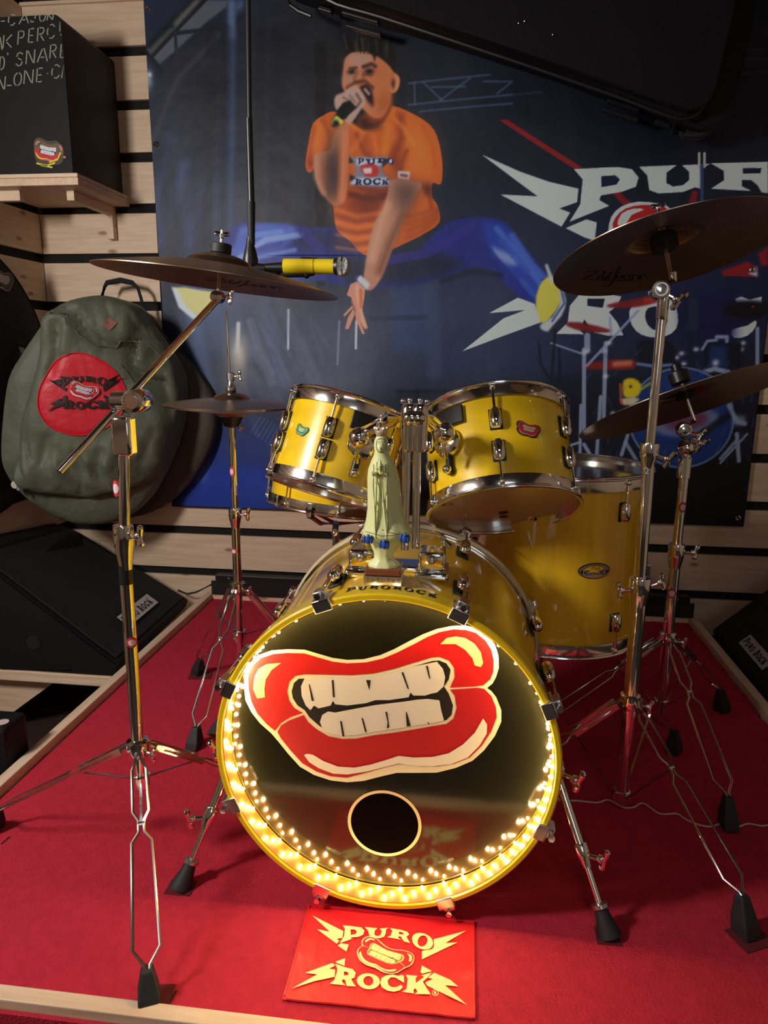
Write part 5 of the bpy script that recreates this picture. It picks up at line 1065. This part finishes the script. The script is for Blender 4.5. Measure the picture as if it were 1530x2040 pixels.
bpy.data.objects['led_bulbs']['kind'] = 'stuff'
# claws, rods and lugs
for k in range(8):
    a = 22.5 + 45 * k + (-1.5 if k in (1, 2) else 0); d = rad(a); t = Vector((-d.z, 0, d.x))
    for y0, sg in ((KF, 1), (KB, -1)):
        if sg == -1 and d.z < -.5: continue
        mb = MB(); c = kc(y0)
        def cl(r0, r1, ya, yb, w_):
            T = Matrix(((d.x, 0, t.x, KX), (0, 1, 0, 0), (d.z, 0, t.z, KZ), (0, 0, 0, 1))); mb.box((r0, min(ya, yb), -w_ / 2), (r1, max(ya, yb), w_ / 2), T)
        cl(.2735, .2935, y0 - sg * .0045, y0 - sg * .0015, .030); cl(.2898, .2945, y0 - sg * .0045, y0 + sg * .034, .030); cl(.290, .306, y0 + sg * .004, y0 + sg * .030, .020)
        cw = mb.build('claw_hook', M_claw, bd_, bevel=.0016)
        e = kc(y0) + d * .301
        mb = MB(); mb.cone(e - Vector((0, sg * .004, 0)), e + Vector((0, sg * .10, 0)), .0030, .0030, 10); mb.cone(e - Vector((0, sg * .010, 0)), e - Vector((0, sg * .003, 0)), .0055, .0055, 6); mb.build('tension_rod', M_chrome, bd_)
        lc = kc(y0 + sg * .135) + d * .292
        mb = MB(); capsule(mb, lc + d * .004, (0, 1, 0), .0115, .060); mb.build('lug', M_chrome, bd_)
        rbox(lc - d * .0095, (d, (0, 1, 0), t), (.004, .066, .028)).build('lug_gasket', M_blackpl, bd_, bevel=.002)
# spurs
for s_, top, foot in ((1, Vector((.170, 1.19, .235)), Vector((.262, 1.072, 0))), (-1, Vector((-.420, 1.20, .235)), Vector((-.500, 1.083, 0)))):
    u_ = (foot - top).normalized(); mid = top.lerp(foot, .52)
    MB().cone(top, mid, .0085, .0085, 18).build('spur_tube', M_chrome, bd_)
    MB().cone(mid, foot - u_ * .035, .0058, .0058, 16).build('spur_rod', M_chrome, bd_)
    collar(bd_, mid, -u_, .0098, .035, 'spur_collar'); wingbolt(bd_, mid + Vector((.010 * s_, -.006, 0)), (s_, -.3, 0), .032)
    mb = MB(); mb.lathe(foot, -u_, [(.021, .000), (.0205, .006), (.0135, .030), (.011, .044), (.002, .045)], 22); ft = mb.build('spur_foot', M_rubber, bd_)
    for vv in ft.data.vertices:
        wz = vv.co.z + .002
        if wz < .0012: vv.co.z = .0012 - .002
    mb = MB(); mb.lathe(foot, -u_, [(.0125, .044), (.0145, .046), (.0145, .052), (.0060, .054)], 20); mb.build('spur_ring', M_satin, bd_)
    d = Vector((top.x - KX, 0, top.z - KZ)).normalized(); t = Vector((-d.z, 0, d.x))
    rbox(top - d * .006, (d, (0, 1, 0), t), (.034, .06, .044)).build('spur_bracket', M_chrome, bd_, bevel=.006)
    wingbolt(bd_, top + Vector((s_ * .012, -.02, .0)), (s_, -.5, -.1), .036)
# lettering along the top of the shell, just behind the hoop
def shellfn(px, h, y0):      # px metres along the arc, h up the letter (towards the back)
    a = math.radians(90) - px / .2806; r_ = .2899 if y0 < 1.112 else .2808; return Vector((KX + r_ * math.cos(a), y0 + h, KZ + r_ * math.sin(a)))
mb = MB(); x = -.071
for ch in ('P', 'U', 'R', 'O', 'R', 'O', 'C2', 'K'):
    gl_, wd = glyph(ch); mb.flat(gl_, lambda a, b_, x=x, wd=wd: shellfn(x + .004 + a / wd * .0155, b_ * .021, 1.086)); x += .0185
mb.build('shell_lettering', M_black, bd_, smooth=False)
mb = MB(); x = .105
for k in range(4): mb.cur = s2l((200, 170, 110)) + (1,); mb.flat([[(0, 0), (.002, 0), (.002, .012), (0, .012)]], lambda a, b_, k=k: shellfn(.10 + a + k * .001, .02 + b_ + k * .016, 1.122))
mb.build('shell_decal', M_print, bd_, smooth=False)

# tom holder
th = thing('tom_holder', 'chrome double tom holder bolted on top of the bass drum, behind the figurine', 'drum hardware', (-.12, 1.25, .585))
zt = KZ + .2803
mb = MB()
for dx in (-.062, .062):
    mb.box((-.123 + dx - .030, 1.195, zt - .010), (-.123 + dx + .030, 1.275, zt + .006)); mb.box((-.123 + dx - .024, 1.205, zt + .004), (-.123 + dx + .024, 1.262, zt + .040))
mb.box((-.16, 1.215, zt - .002), (-.08, 1.27, zt + .010)); mb.build('base_plate', M_chrome, th, bevel=.006)
for dx in (-.062, .062): mb = MB(); mb.ball((-.123 + dx, 1.203, zt + .028), .009, 12); mb.build('memory_bolt', M_satin, th)
wingbolt(th, (-.05, 1.21, zt + .045), (.6, -.2, .9), .026)
for dx, r_ in ((0, .0072), (.019, .0072)): MB().cone((-.113 + dx, 1.255 + dx * .6, zt + .03), (-.113 + dx * .9, 1.262 + dx * .6, .835), r_, r_, 18).build('post', M_chrome, th)
T1, T2 = Vector((-.2905, 1.562, .749)), Vector((.060, 1.547, .7325))
a1, a2 = Vector((.258, .3245, 1)).normalized(), Vector((-.136, .571, 1)).normalized()
for s_, px, mount in ((-1, (800, 858), (715, 872)), (1, (838, 858), (885, 862))):
    h0 = Vector((-.109 + (.018 if s_ > 0 else 0), 1.262, .845)); g1 = AY(mount[0], mount[1], 1.375)
    mb = MB(); mb.lathe(h0 - Vector((0, 0, .03)), (0, 0, 1), [(.009, -.024), (.0125, -.02), (.0135, .0), (.0155, .022), (.0150, .052), (.010, .060), (.002, .062)], 22); mb.build('post_clamp', M_chrome, th, bevel=0)
    mb = MB(); mb.ball(h0 + Vector((-.004 * s_, -.012, .006)), .0135, 16, (1.2, 1, 1)); mb.build('clamp_barrel', M_chrome, th)
    mb = MB(); mb.tube([h0 + Vector((0, 0, .012)), h0.lerp(g1, .3) + Vector((0, -.004, .014)), g1 + Vector((-.012 * s_, .0, .012)), g1 + Vector((0, .02, 0))], [.011, .0125, .012, .010], 14); mb.build('holder_arm', M_chrome, th)
    mb = MB(); mb.ball(h0 + Vector((0, 0, .036)), .005, 10); mb.ball(h0 + Vector((.012 * s_, 0, .034)), .005, 10); mb.build('clamp_bolt', M_chrome, th)
    mb = MB(); mb.ball(g1, .021, 18); mb.build('ball_clamp', M_chrome, th)
    MB().tube([g1 + Vector((0, 0, 0)), g1 + Vector((.004 * s_, -.003, -.05))], .0045, 10).build('clamp_lever', M_chrome, th)

# ------------------------------------------------------------------ drums
def drum(name, label, cat, c, ax, R, H, nl, phi0, hoopR=1.045, shellm=M_shell, lug=True, bottom=M_film, topm=M_film, gold=True, lug_off=.024, hh=.016):
    c = Vector(c); ax = Vector(ax).normalized(); t = thing(name, label, cat, c - Vector((0, 0, 0)))
    front = Vector((0, -1, 0)); u = (front - ax * front.dot(ax)).normalized(); v = ax.cross(u).normalized()      # u faces the camera side
    fr = (u, v, ax)
    def pt(phi, r_, h): a = math.radians(phi); return c + u * (r_ * math.cos(a)) + v * (r_ * math.sin(a)) + ax * h
    def rd(phi): a = math.radians(phi); return u * math.cos(a) + v * math.sin(a)
    mb = MB(); mb.lathe(c, ax, [(R, -H / 2), (R, H / 2), (R - .006, H / 2), (R - .006, -H / 2)], 96, closed=True, ax=fr); mb.build('shell', shellm, t)
    for sg in (-1, 1):
        e = sg * (H / 2); hr = R * hoopR
        prof = [(R + .0015, e - sg * hh * .65), (hr, e - sg * hh * .75), (hr + .0012, e - sg * hh * .1), (hr + .0005, e + sg * hh * .55), (hr + .003, e + sg * hh * .70), (hr + .0022, e + sg * hh * .95), (hr - .003, e + sg * hh * .85), (hr - .004, e - sg * hh * .3), (R + .002, e - sg * hh * .3)]
        mb = MB(); mb.lathe(c, ax, prof, 96, closed=True, ax=fr); mb.lathe(c, ax, [(hr + .0005 + .0045 * math.cos(q_), e + sg * hh * .95 + .0036 * math.sin(q_)) for q_ in np.linspace(0, 2 * math.pi, 11)[:-1]], 96, closed=True, ax=fr); mb.build('hoop', M_hoop, t)
        mb = MB(); mb.lathe(c, ax, [(.0001, e + sg * .001), (hr - .004, e + sg * .001), (hr - .004, e - sg * .0015), (.0001, e - sg * .0015)], 72, ax=fr); mb.build('drumhead', topm if sg > 0 else bottom, t)
    for k in range(nl):
        phi = phi0 + 360 * k / nl; d = rd(phi); tt = ax.cross(d)
        for sg in (-1, 1):
            lc = pt(phi, R + .009, sg * (H / 2 - .052 - lug_off * .4)); 
            rbox(lc - d * .0075, (d, ax, tt), (.003, .044, .026)).build('lug_gasket', M_blackpl, t, bevel=.001)
            mb = MB(); cp = [(.001, -.021), (.008, -.020), (.0112, -.014), (.0118, 0), (.0112, .014), (.008, .020), (.001, .021)]
            mb.lathe(lc - d * .001, ax, cp, 16); mb.build('lug', M_chrome, t)
            a_ = lc + ax * (sg * .018); b_ = pt(phi, R * hoopR + .004, sg * (H / 2 + hh * .3)); mb = MB(); mb.cone(a_, b_, .0028, .0028, 8)
            mb.ball(b_, .0062, 10); mb.build('tension_rod', M_chrome, t)
    return t, pt, rd, u, v, ax
def shell_art(t, pt, R, phi, h, size, pal, name='lips_badge', mirror=True, rim=None):
    mb = MB()
    fn = lambda x, y, d: pt(phi + math.degrees(x * size / R), R + .0012 + d, h + y * size)
    if rim: mb.cur = rim + (1,); o_ = lips_unit(mirror)[0][0]; mb.flat([[(x * 1.12, y * 1.15) for x, y in o_]], lambda x, y: fn(x, y, 0))
    art(mb, lips_unit(mirror), fn, pal, .0006, .0004); mb.build(name, M_print, t, smooth=False)
# left rack tom
t1, pt, rd, u, v, ax = drum('rack_tom', 'smaller yellow rack tom, mounted on the left above the bass drum', 'tom drum', T1, a1, .127, .170, 6, -6, hoopR=1.06)
shell_art(t1, pt, .127, -34, .006, .033, dict(edge=s2l((150, 200, 150)), lip=s2l((62, 140, 92)), lip2=s2l((62, 140, 92)), teeth=s2l((176, 196, 150)), hi=s2l((150, 200, 150)), hi2=s2l((150, 200, 150))), rim=s2l((24, 50, 32)))
def mount(t, pt, rd, ax, R, ph, top=.072):
    mb = MB()
    vs = []
    for i in range(7):
        a = ph - 15 + 5 * i
        for h in (top, top - .038): vs.append(pt(a, R + .004, h)); vs.append(pt(a, R + .010, h))
    fs = []
    for i in range(6):
        k = 4 * i; fs += [(k, k + 4, k + 6, k + 2), (k + 1, k + 3, k + 7, k + 5), (k, k + 1, k + 5, k + 4), (k + 2, k + 6, k + 7, k + 3)]
    fs += [(0, 2, 3, 1), (24, 25, 27, 26)]
    mb.add(vs, fs).build('mount_bracket', M_blackpl, t, bevel=.002)
    mb = MB(); mb.lathe(pt(ph, R + .010, .006), rd(ph), [(.002, .012), (.018, .011), (.028, .006), (.031, 0), (.031, -.004)], 28); mb.build('mount_disc', M_chrome, t)
    mb = MB(); mb.cone(pt(ph, R + .006, .02), pt(ph, R + .006, -.060), .008, .008, 12); mb.build('mount_stem', M_blackpl, t)
    mb = MB(); mb.ball(pt(ph, R + .016, -.052), .0095, 14); mb.build('mount_bolt', M_chrome, t)
mount(t1, pt, rd, ax, .127, 26)
t2, pt2, rd2, u2, v2, ax2 = drum('rack_tom', 'larger yellow rack tom, mounted on the right with its lower head visible', 'tom drum', T2, a2, .1525, .190, 6, 0, hoopR=1.045)
shell_art(t2, pt2, .1525, 24, .010, .046, dict(edge=s2l((206, 130, 120)), lip=s2l((190, 40, 50)), lip2=s2l((196, 36, 50)), teeth=s2l((206, 170, 140)), hi=s2l((60, 100, 70)), hi2=s2l((206, 140, 120))), rim=s2l((30, 26, 22)))
mount(t2, pt2, rd2, ax2, .1525, -38, .078)
mb = MB()
for a_, r_, w_ in ((2, .05, .011), (0, .08, .010)): mb.lathe(pt2(a_, -r_ * 0 + .0, -.0965) + u2 * (-r_), -ax2, [(.0001, .0003), (w_, .0003)], 20)
mb.build('air_vent_dots', mat('brown_dot', rgb(110, 66, 44), .6), t2)
mb = MB(); text_mesh(mb, 'CE', lambda x, y: pt2(0, 0, -.0975) + v2 * (-.115 - x) + u2 * (.045 + y), .022); mb.build('head_print', M_black, t2, smooth=False)
# floor tom
F = Vector((.226, 1.79, .488)); ft_, ptf, rdf, uf, vf, af = drum('floor_tom', 'tall yellow floor tom behind the right stand, with an oval metal badge', 'floor tom', F, (0, 0, 1), .203, .385, 6, 35, hoopR=1.035, shellm=M_shellf, topm=M_smoke, hh=.018)
fb = MB(); fn = lambda x, y, d: ptf(17 + math.degrees(x / .203), .2042 + d, -.001 + y)
fb.cur = s2l((24, 18, 16)) + (1,); fb.flat([ell(0, 0, .0385, .0185, 0, 36)], lambda x, y: fn(x, y, .0)); fb.cur = s2l((150, 118, 92)) + (1,); fb.flat([ell(0, 0, .036, .0165, 0, 36)], lambda x, y: fn(x, y, .0006))
fb.cur = s2l((22, 18, 18)) + (1,); fb.flat([[(-.033, .001), (.033, .001), (.034, -.003), (.027, -.009), (-.027, -.009), (-.034, -.003)]], lambda x, y: fn(x, y, .0012))
fb.cur = s2l((196, 176, 150)) + (1,); text_mesh(fb, 'DECADE', lambda x, y: fn(x * 1.15, y - .004, .0018), .0125)
fb.cur = s2l((40, 30, 26)) + (1,)
for st_ in ([(-.008,.004),(-.005,.012),(-.001,.010),(-.005,.007)],[(-.002,.004),(.0,.007),(.002,.004)],[(.003,.004),(.005,.007),(.008,.005)],[(.009,.004),(.011,.012),(.010,.004)]): stroke(fb, st_, .0012, lambda x, y, d: fn(x, y, .0012))
fb.build('oval_badge', M_print, ft_, smooth=False)
mb = MB(); text_mesh(mb, '6', lambda x, y: ptf(16.5 + math.degrees(x / .203), .2042, .040 + y), .013); mb.build('white_numeral', mat('faded_white', rgb(226, 200, 150), .5), ft_, smooth=False)
for a in (100, 180, 262): 
    q = ptf(a, .222, 0); MB().cone((q.x, q.y, .012), (q.x, q.y, .56), .0055, .0055, 12).build('floor_leg', M_chrome, ft_); MB().cone((q.x, q.y, .002), (q.x, q.y, .03), .014, .009, 14).build('rubber_foot', M_rubber, ft_)
    rbox((q.x, q.y, .42), (rdf(a), (0, 0, 1), rdf(a).cross(Vector((0, 0, 1)))), (.034, .05, .03)).build('leg_bracket', M_chrome, ft_, bevel=.004)
# snare drum and its stand
sx = AY(676, 985, 1.90); sx.z = .628; asn = (Matrix.Rotation(math.radians(-5), 3, 'X') @ (Matrix.Rotation(math.radians(6), 3, 'Y') @ Vector((0, 0, 1))))
sn, pts_, rds_, us, vs_, as_ = drum('snare_drum', 'shallow yellow snare drum glimpsed below the left rack tom', 'snare drum', sx, asn, .178, .125, 8, 12, hoopR=1.04)
mb = MB(); mb.box((0, 0, 0), (.022, .03, .05), Matrix.Translation(pts_(-78, .182, -.045))); mb.build('throw_off', M_blackpl, sn, bevel=.003)
ss_ = thing('snare_stand', 'chrome basket stand holding the snare drum, mostly hidden behind the bass drum', 'snare stand', (-.36, 1.90, .002))
zc = .50; hub = Vector((sx.x - .01, 1.90, zc))
for a in (-100, 20, 140):
    d = Vector((math.cos(math.radians(a)), math.sin(math.radians(a)), 0)); e = sx + d * .190 - as_ * (.080 + .012 * 0); e = sx + (d - as_ * d.dot(as_)).normalized() * .192 - as_ * .083
    MB().tube([hub, hub.lerp(e, .6) - Vector((0, 0, .012)), e, e + as_ * .03], .0062, 10).build('basket_arm', M_satin, ss_)
    MB().tube([e - as_ * .004 - d * .01, e + as_ * .016 + d * .004], .010, 10).build('arm_grip', M_blackpl, ss_)
MB().cone((hub.x, hub.y, .10), hub, .010, .010, 18).build('lower_tube', M_chrome, ss_)
e0 = AY(668, 1062, 1.58); e1 = AY(640, 1030, 1.60)
MB().tube([hub, Vector((sx.x + .02, 1.74, .53)), e0], .009, 10).build('basket_adjuster', M_chrome, ss_); mb = MB(); mb.ball(e0, .009, 14); mb.build('adjuster_ball', M_chrome, ss_)
for a in (90, 210, 330):
    d = Vector((math.cos(math.radians(a)), math.sin(math.radians(a)), 0)); lg = MB().tube([Vector((hub.x, hub.y, .24)) + d * .012, Vector((hub.x, hub.y, .018)) + d * .20], .004, 8).build('leg', M_dull, ss_)
    MB().ball(Vector((hub.x, hub.y, .015)) + d * .205, .013, 12).build('rubber_foot', M_rubber, lg)

# ------------------------------------------------------------------ figurine on the bass drum
fg = thing('figurine', 'pale green figurine of a robed praying woman with gold crown, on the bass drum', 'figurine', (-.138, 1.15, .583))
MB().box((-.170, 1.126, .5835), (-.106, 1.178, .6000)).build('metal_plinth', M_satin, fg, smooth=False, bevel=.0015)
mb = MB()
for k in range(7): 
    x = -.164 + k * .0085
    for st_ in ([(0, 0), (0, .006)], [(.001, .006), (.004, .003), (.001, 0)]) if k % 2 else ([(0, .006), (.004, .006)], [(.002, 0), (.002, .006)]): stroke(mb, [(x + p[0], p[1]) for p in st_], .0012, lambda a, b_, d: Vector((a, 1.1256, .5905 + b_)))
mb.build('engraving', mat('grey_ink', rgb(86, 84, 84), .6), fg, smooth=False)
MB().box((-.168, 1.128, .6002), (-.108, 1.176, .612)).build('wood_base', M_mahog, fg, smooth=False, bevel=.002)
fx, fy = -.139, 1.152
def robe(mb, prof, n=40, fold=0.0, cy=0):
    vs = []; fs = []
    for (z, rx, ry, ox) in prof:
        for k in range(n):
            t = 2 * math.pi * k / n; f_ = 1 + fold * math.sin(t * 9) * min(1, max(0, (.76 - z) * 12))
            vs.append(Vector((fx + ox + rx * math.cos(t) * f_, fy + cy + ry * math.sin(t) * f_, z)))
    for i in range(len(prof) - 1):
        for k in range(n): fs.append((i * n + k, i * n + (k + 1) % n, (i + 1) * n + (k + 1) % n, (i + 1) * n + k))
    fs += [tuple(range(n))[::-1], tuple(range((len(prof) - 1) * n, len(prof) * n))]; mb.add(vs, fs)
body = MB()
robe(body, [(.6122, .027, .021, 0), (.618, .0255, .020, 0), (.624, .0165, .015, 0), (.634, .0165, .015, 0), (.642, .021, .018, .001), (.652, .026, .020, .002), (.658, .028, .021, .002), (.662, .037, .025, .003), (.669, .0415, .027, .005), (.676, .039, .0255, .005), (.690, .0335, .022, .003), (.710, .029, .020, .001), (.735, .0275, .0185, -.0005), (.760, .0265, .0175, -.002), (.775, .0240, .0165, -.003), (.788, .0185, .0145, -.004), (.797, .0135, .0125, -.005), (.805, .0112, .0118, -.0055), (.813, .0118, .0122, -.006), (.822, .0112, .0118, -.006), (.829, .0080, .009, -.006), (.833, .003, .004, -.006)], fold=.03)
body.ball((fx - .0055, fy - .0075, .8115), .0088, 16, (.85, .9, 1.15)); body.ball((fx - .0055, fy - .0162, .811), .0016, 8, (1, 1, 1.8))
body.tube([(fx - .004, fy - .020, .772), (fx - .0045, fy - .0225, .784), (fx - .005, fy - .0195, .793)], [.0048, .0040, .0012], 8)
body.tube([(fx - .016, fy - .016, .770), (fx - .006, fy - .021, .774)], .0048, 8); body.tube([(fx + .007, fy - .016, .770), (fx - .003, fy - .021, .774)], .0048, 8)
for s_, xo in ((-1, -.010), (1, .006)): body.tube([(fx + xo, fy - .0195, .790), (fx + xo + s_ * .001, fy - .0225, .745), (fx + xo + s_ * .002, fy - .0240, .690), (fx + xo * 1.1, fy - .0265, .664)], [.0012, .0020, .0022, .001], 8)
body.tube([(fx - .002, fy - .0225, .765), (fx + .002, fy - .0240, .72), (fx + .007, fy - .0262, .676)], [.001, .0026, .001], 8)
bo = body.build('figure', M_glow, fg, angle=70)
bvh = BVHTree.FromPolygons(body.v, body.f)
def infn(px, py, d=0):
    dv = Vector(_ray(px, py)).normalized(); h = bvh.ray_cast(Vector(CAM), dv)[0]; p = h if h else AY(px, py, fy - .02); return p - dv * .0007
s4 = lambda l: [(640 + x / 5.369, 820 + y / 5.369) for x, y in l]
mb = MB()
def densify(l, k=6): return [tuple(np.array(a) * (1 - t / k) + np.array(b_) * t / k) for a, b_ in zip(l, l[1:]) for t in range(k)] + [l[-1]]
for l in ([(590,330),(600,300),(640,285),(680,300),(695,340),(690,420)], [(590,330),(590,390),(610,430),(670,440)], [(560,560),(555,800),(570,1000),(590,1290)], [(590,600),(600,740),(640,880),(655,970)], [(690,560),(695,700),(700,850),(680,950),(710,1160)], [(640,620),(660,580)], [(710,1180),(715,1290),(800,1305)], [(470,1280),(540,1300),(640,1330),(760,1325),(840,1305)]):
    stroke(mb, densify(s4(l)), 1.0, infn)
for x_, y_ in ((605,1070),(612,1190),(657,1265),(630,680),(580,760)): stroke(mb, s4([(x_ - 6, y_), (x_ + 6, y_)]), 2.2, infn)
stroke(mb, s4([(605,328),(618,326)]), 1.0, infn); stroke(mb, s4([(645,326),(660,328)]), 1.0, infn); stroke(mb, s4([(628,388),(645,388)]), .9, infn)
mb.build('ink_lines', M_ink, fg, smooth=False)
for (px, py) in ((733, 1076), (765, 1086), (806, 1074)):
    c = AY(px, py, fy - .024); mb = MB(); mb.ball(c, .0055, 10, (.9, .6, 1.3)); mb.ball(c + Vector((.001, -.003, .008)), .0030, 8)
    for s_ in (-1, 1): mb.ball(c + Vector((s_ * .0060, 0, .001)), .0050, 10, (.6, .5, 1.5))
    mb.build('blue_dove', M_blue, fg)
mb = MB(); mb.lathe((fx - .006, fy, .834), (0, 0, 1), [(.0085, -.004), (.0095, 0), (.0100, .007), (.0090, .009), (.0082, .007), (.0080, 0)], 20, closed=True)
for k in range(6): t = k * math.pi / 3; mb.tube([(fx - .006 + .0095 * math.cos(t), fy + .0095 * math.sin(t), .842), (fx - .006 + .006 * math.cos(t), fy + .006 * math.sin(t), .851), (fx - .006, fy, .853)], .0013, 6); mb.ball((fx - .006 + .0100 * math.cos(t), fy + .0100 * math.sin(t), .842), .0030, 8)
mb.ball((fx - .006, fy, .856), .0034, 10); mb.ball((fx - .006, fy, .862), .0018, 8); mb.build('crown', M_gold, fg)

# ------------------------------------------------------------------ hanging microphone
mk = thing('microphone', 'yellow bodied microphone with silver grille, hanging level above the left cymbal', 'microphone', AY(600, 532, 1.42))
P_ = lambda x, y: AY(x, y, 1.42)
MB().cone(P_(528, 533), P_(566, 533), .0075, .0105, 22).build('tail', M_blackpl, mk)
mb = MB(); mb.cone(P_(566, 531), P_(667, 531), .0146, .0138, 28); mb.build('barrel', M_yel, mk)
MB().cone(P_(625.5, 531), P_(627, 531), .0146, .0146, 28).build('barrel_seam', mat('ochre_seam', rgb(150, 126, 30), .6), mk)
MB().cone(P_(666, 531), P_(673, 531), .0145, .0165, 28).build('grille_collar', M_blackpl, mk)
mb = MB(); u_ = (P_(690, 531) - P_(670, 531)).normalized(); mb.lathe(P_(686, 531), u_, [(.0148, -.014), (.0172, -.010), (.0178, -.002), (.0176, .000), (.0170, .004), (.014, .009), (.008, .0125), (.001, .0138)], 30); mb.build('grille', M_mesh, mk)
MB().cone(P_(664, 531) + Vector((.017, 0, 0)), P_(664, 531) + Vector((.0195, 0, 0)), .0182, .0182, 28).build('grille_band', M_satin, mk)
mt = thing('microphone_boom', 'thin black pole coming down from above, clipped to the yellow microphone', 'microphone stand', AY(495, 0, 1.42))
MB().cone(P_(489, -420), P_(497, 240), .0046, .0046, 16).build('inner_rod', M_blackpl, mt)
MB().cone(P_(496, 236), P_(501, 410), .0062, .0062, 16).build('outer_tube', M_blackpl, mt)
MB().cone(P_(500, 402), P_(501, 488), .0082, .0066, 18).build('grip_sleeve', M_rubber, mt)
mb = MB(); mb.lathe(P_(499, 512), (0, 0, 1), [(.010, -.020), (.014, -.016), (.0145, -.004), (.011, .012), (.008, .022), (.006, .036)], 20); mb.build('swivel', M_blackpl, mt)
mb = MB(); mb.cone(P_(480, 533), P_(530, 535), .010, .0085, 18); mb.build('clip_stem', M_blackpl, mt)
mb = MB(); mb.tube([P_(520, 540), P_(560, 548), P_(610, 547), P_(625, 544)], .005, 10); mb.cone(P_(600, 516), P_(632, 517), .0035, .0035, 8); mb.ball(P_(611, 549), .006, 10); mb.build('mic_clip', M_blackpl, mt)

# ------------------------------------------------------------------ rug and cable
def rugpt(px, py, z): return AZ(px, py, z)
rg = thing('small_rug', 'small red satin mat with cream band emblem, lying before the bass drum', 'mat', (-.11, .975, .0005))
co = [AZ(617, 1806, 0), AZ(943, 1840, 0), AZ(945, 2032, 0), AZ(565, 1993, 0)]
def rp_(u_, v_): return co[3].lerp(co[2], u_).lerp(co[0].lerp(co[1], u_), v_)
NU, NV = 60, 40; mb = MB(); vs = []
def rugz(u_, v_): return .0035 + .0012 * noise.noise(Vector((u_ * 12, v_ * 2.5 + (1 - v_) * 2, 2))) * (1.4 - v_) + .001 * noise.noise(Vector((u_ * 5, v_ * 7, 9)))
for j in range(NV + 1):
    for i in range(NU + 1): p = rp_(i / NU, j / NV); vs.append(Vector((p.x, p.y, rugz(i / NU, j / NV))))
m_ = len(vs); vs += [Vector((p.x, p.y, .0006)) for p in vs]
W = NU + 1; fs = [(j * W + i, j * W + i + 1, (j + 1) * W + i + 1, (j + 1) * W + i) for j in range(NV) for i in range(NU)]
bd2 = [i for i in range(W)] + [j * W + NU for j in range(1, NV + 1)] + [NV * W + i for i in range(NU - 1, -1, -1)] + [j * W for j in range(NV - 1, 0, -1)]
fs += [(bd2[k], bd2[(k + 1) % len(bd2)], m_ + bd2[(k + 1) % len(bd2)], m_ + bd2[k]) for k in range(len(bd2))]; fs.append(tuple(m_ + b_ for b_ in bd2)[::-1])
cloth = mb.add(vs, fs).build('cloth', M_matred, rg, angle=60)
MB().tube([vs[k] + Vector((0, 0, .0002)) for k in bd2], .0022, 6, closed=True).build('bound_edge', M_matred, rg)
rb_ = BVHTree.FromPolygons(vs[:m_], fs[:NU * NV])
def rfn(x, y, d=0):
    h = rb_.ray_cast(Vector((x, y, .05)), Vector((0, 0, -1)))[0]; return Vector((x, y, (h.z if h else .004) + .0013 + d))
mb = MB(); art(mb, logo(True), lambda x, y, d: rfn(_mc[0] + x * .26, _mc[1] + y * .26, d), dict(type=s2l((236, 214, 150))))
art(mb, logo_lips(.60, -8), lambda x, y, d: rfn(_mc[0] + x * .26, _mc[1] + y * .26, d + .0006), dict(edge=s2l((236, 214, 150)), lip=s2l((210, 16, 30)), lip2=s2l((210, 16, 30)), teeth=s2l((232, 206, 140)), ink=s2l((150, 120, 60)), hi=s2l((236, 214, 150)), hi2=s2l((236, 214, 150))), 0, .0003)
mb.build('emblem', M_print, cloth, smooth=False)
cb = thing('white_cable', 'thin white cable snaking over the red carpet at right, from the bass drum', 'cable', AZ(1110, 1590, .0005))
ctl = [(1100,1592),(1180,1594),(1235,1602),(1270,1590),(1320,1612),(1355,1600),(1395,1622),(1440,1635),(1480,1650),(1530,1640),(1600,1642),(1700,1640),(1800,1660)]
ctl = [AZ(970 + x / 2.732, 1480 + y / 2.732, .003) for x, y in ((370,305),(430,312),(500,315),(600,325),(660,310),(740,350),(800,350),(850,328),(940,385),(1030,385),(1070,408),(1110,430),(1170,450),(1220,455),(1280,440),(1340,465),(1420,440),(1500,452),(1560,440),(1620,440))]
ctl = [Vector(p) for p in smooth_open([tuple(p) for p in ctl], 4)]
MB().tube(ctl, .0018, 8).build('lead', M_white, cb)
MB().tube([ctl[0] + Vector((-.01, 0, .001)), ctl[2], ctl[5] + Vector((0, 0, .001))], .0045, 8).build('inline_plug', M_white, cb)
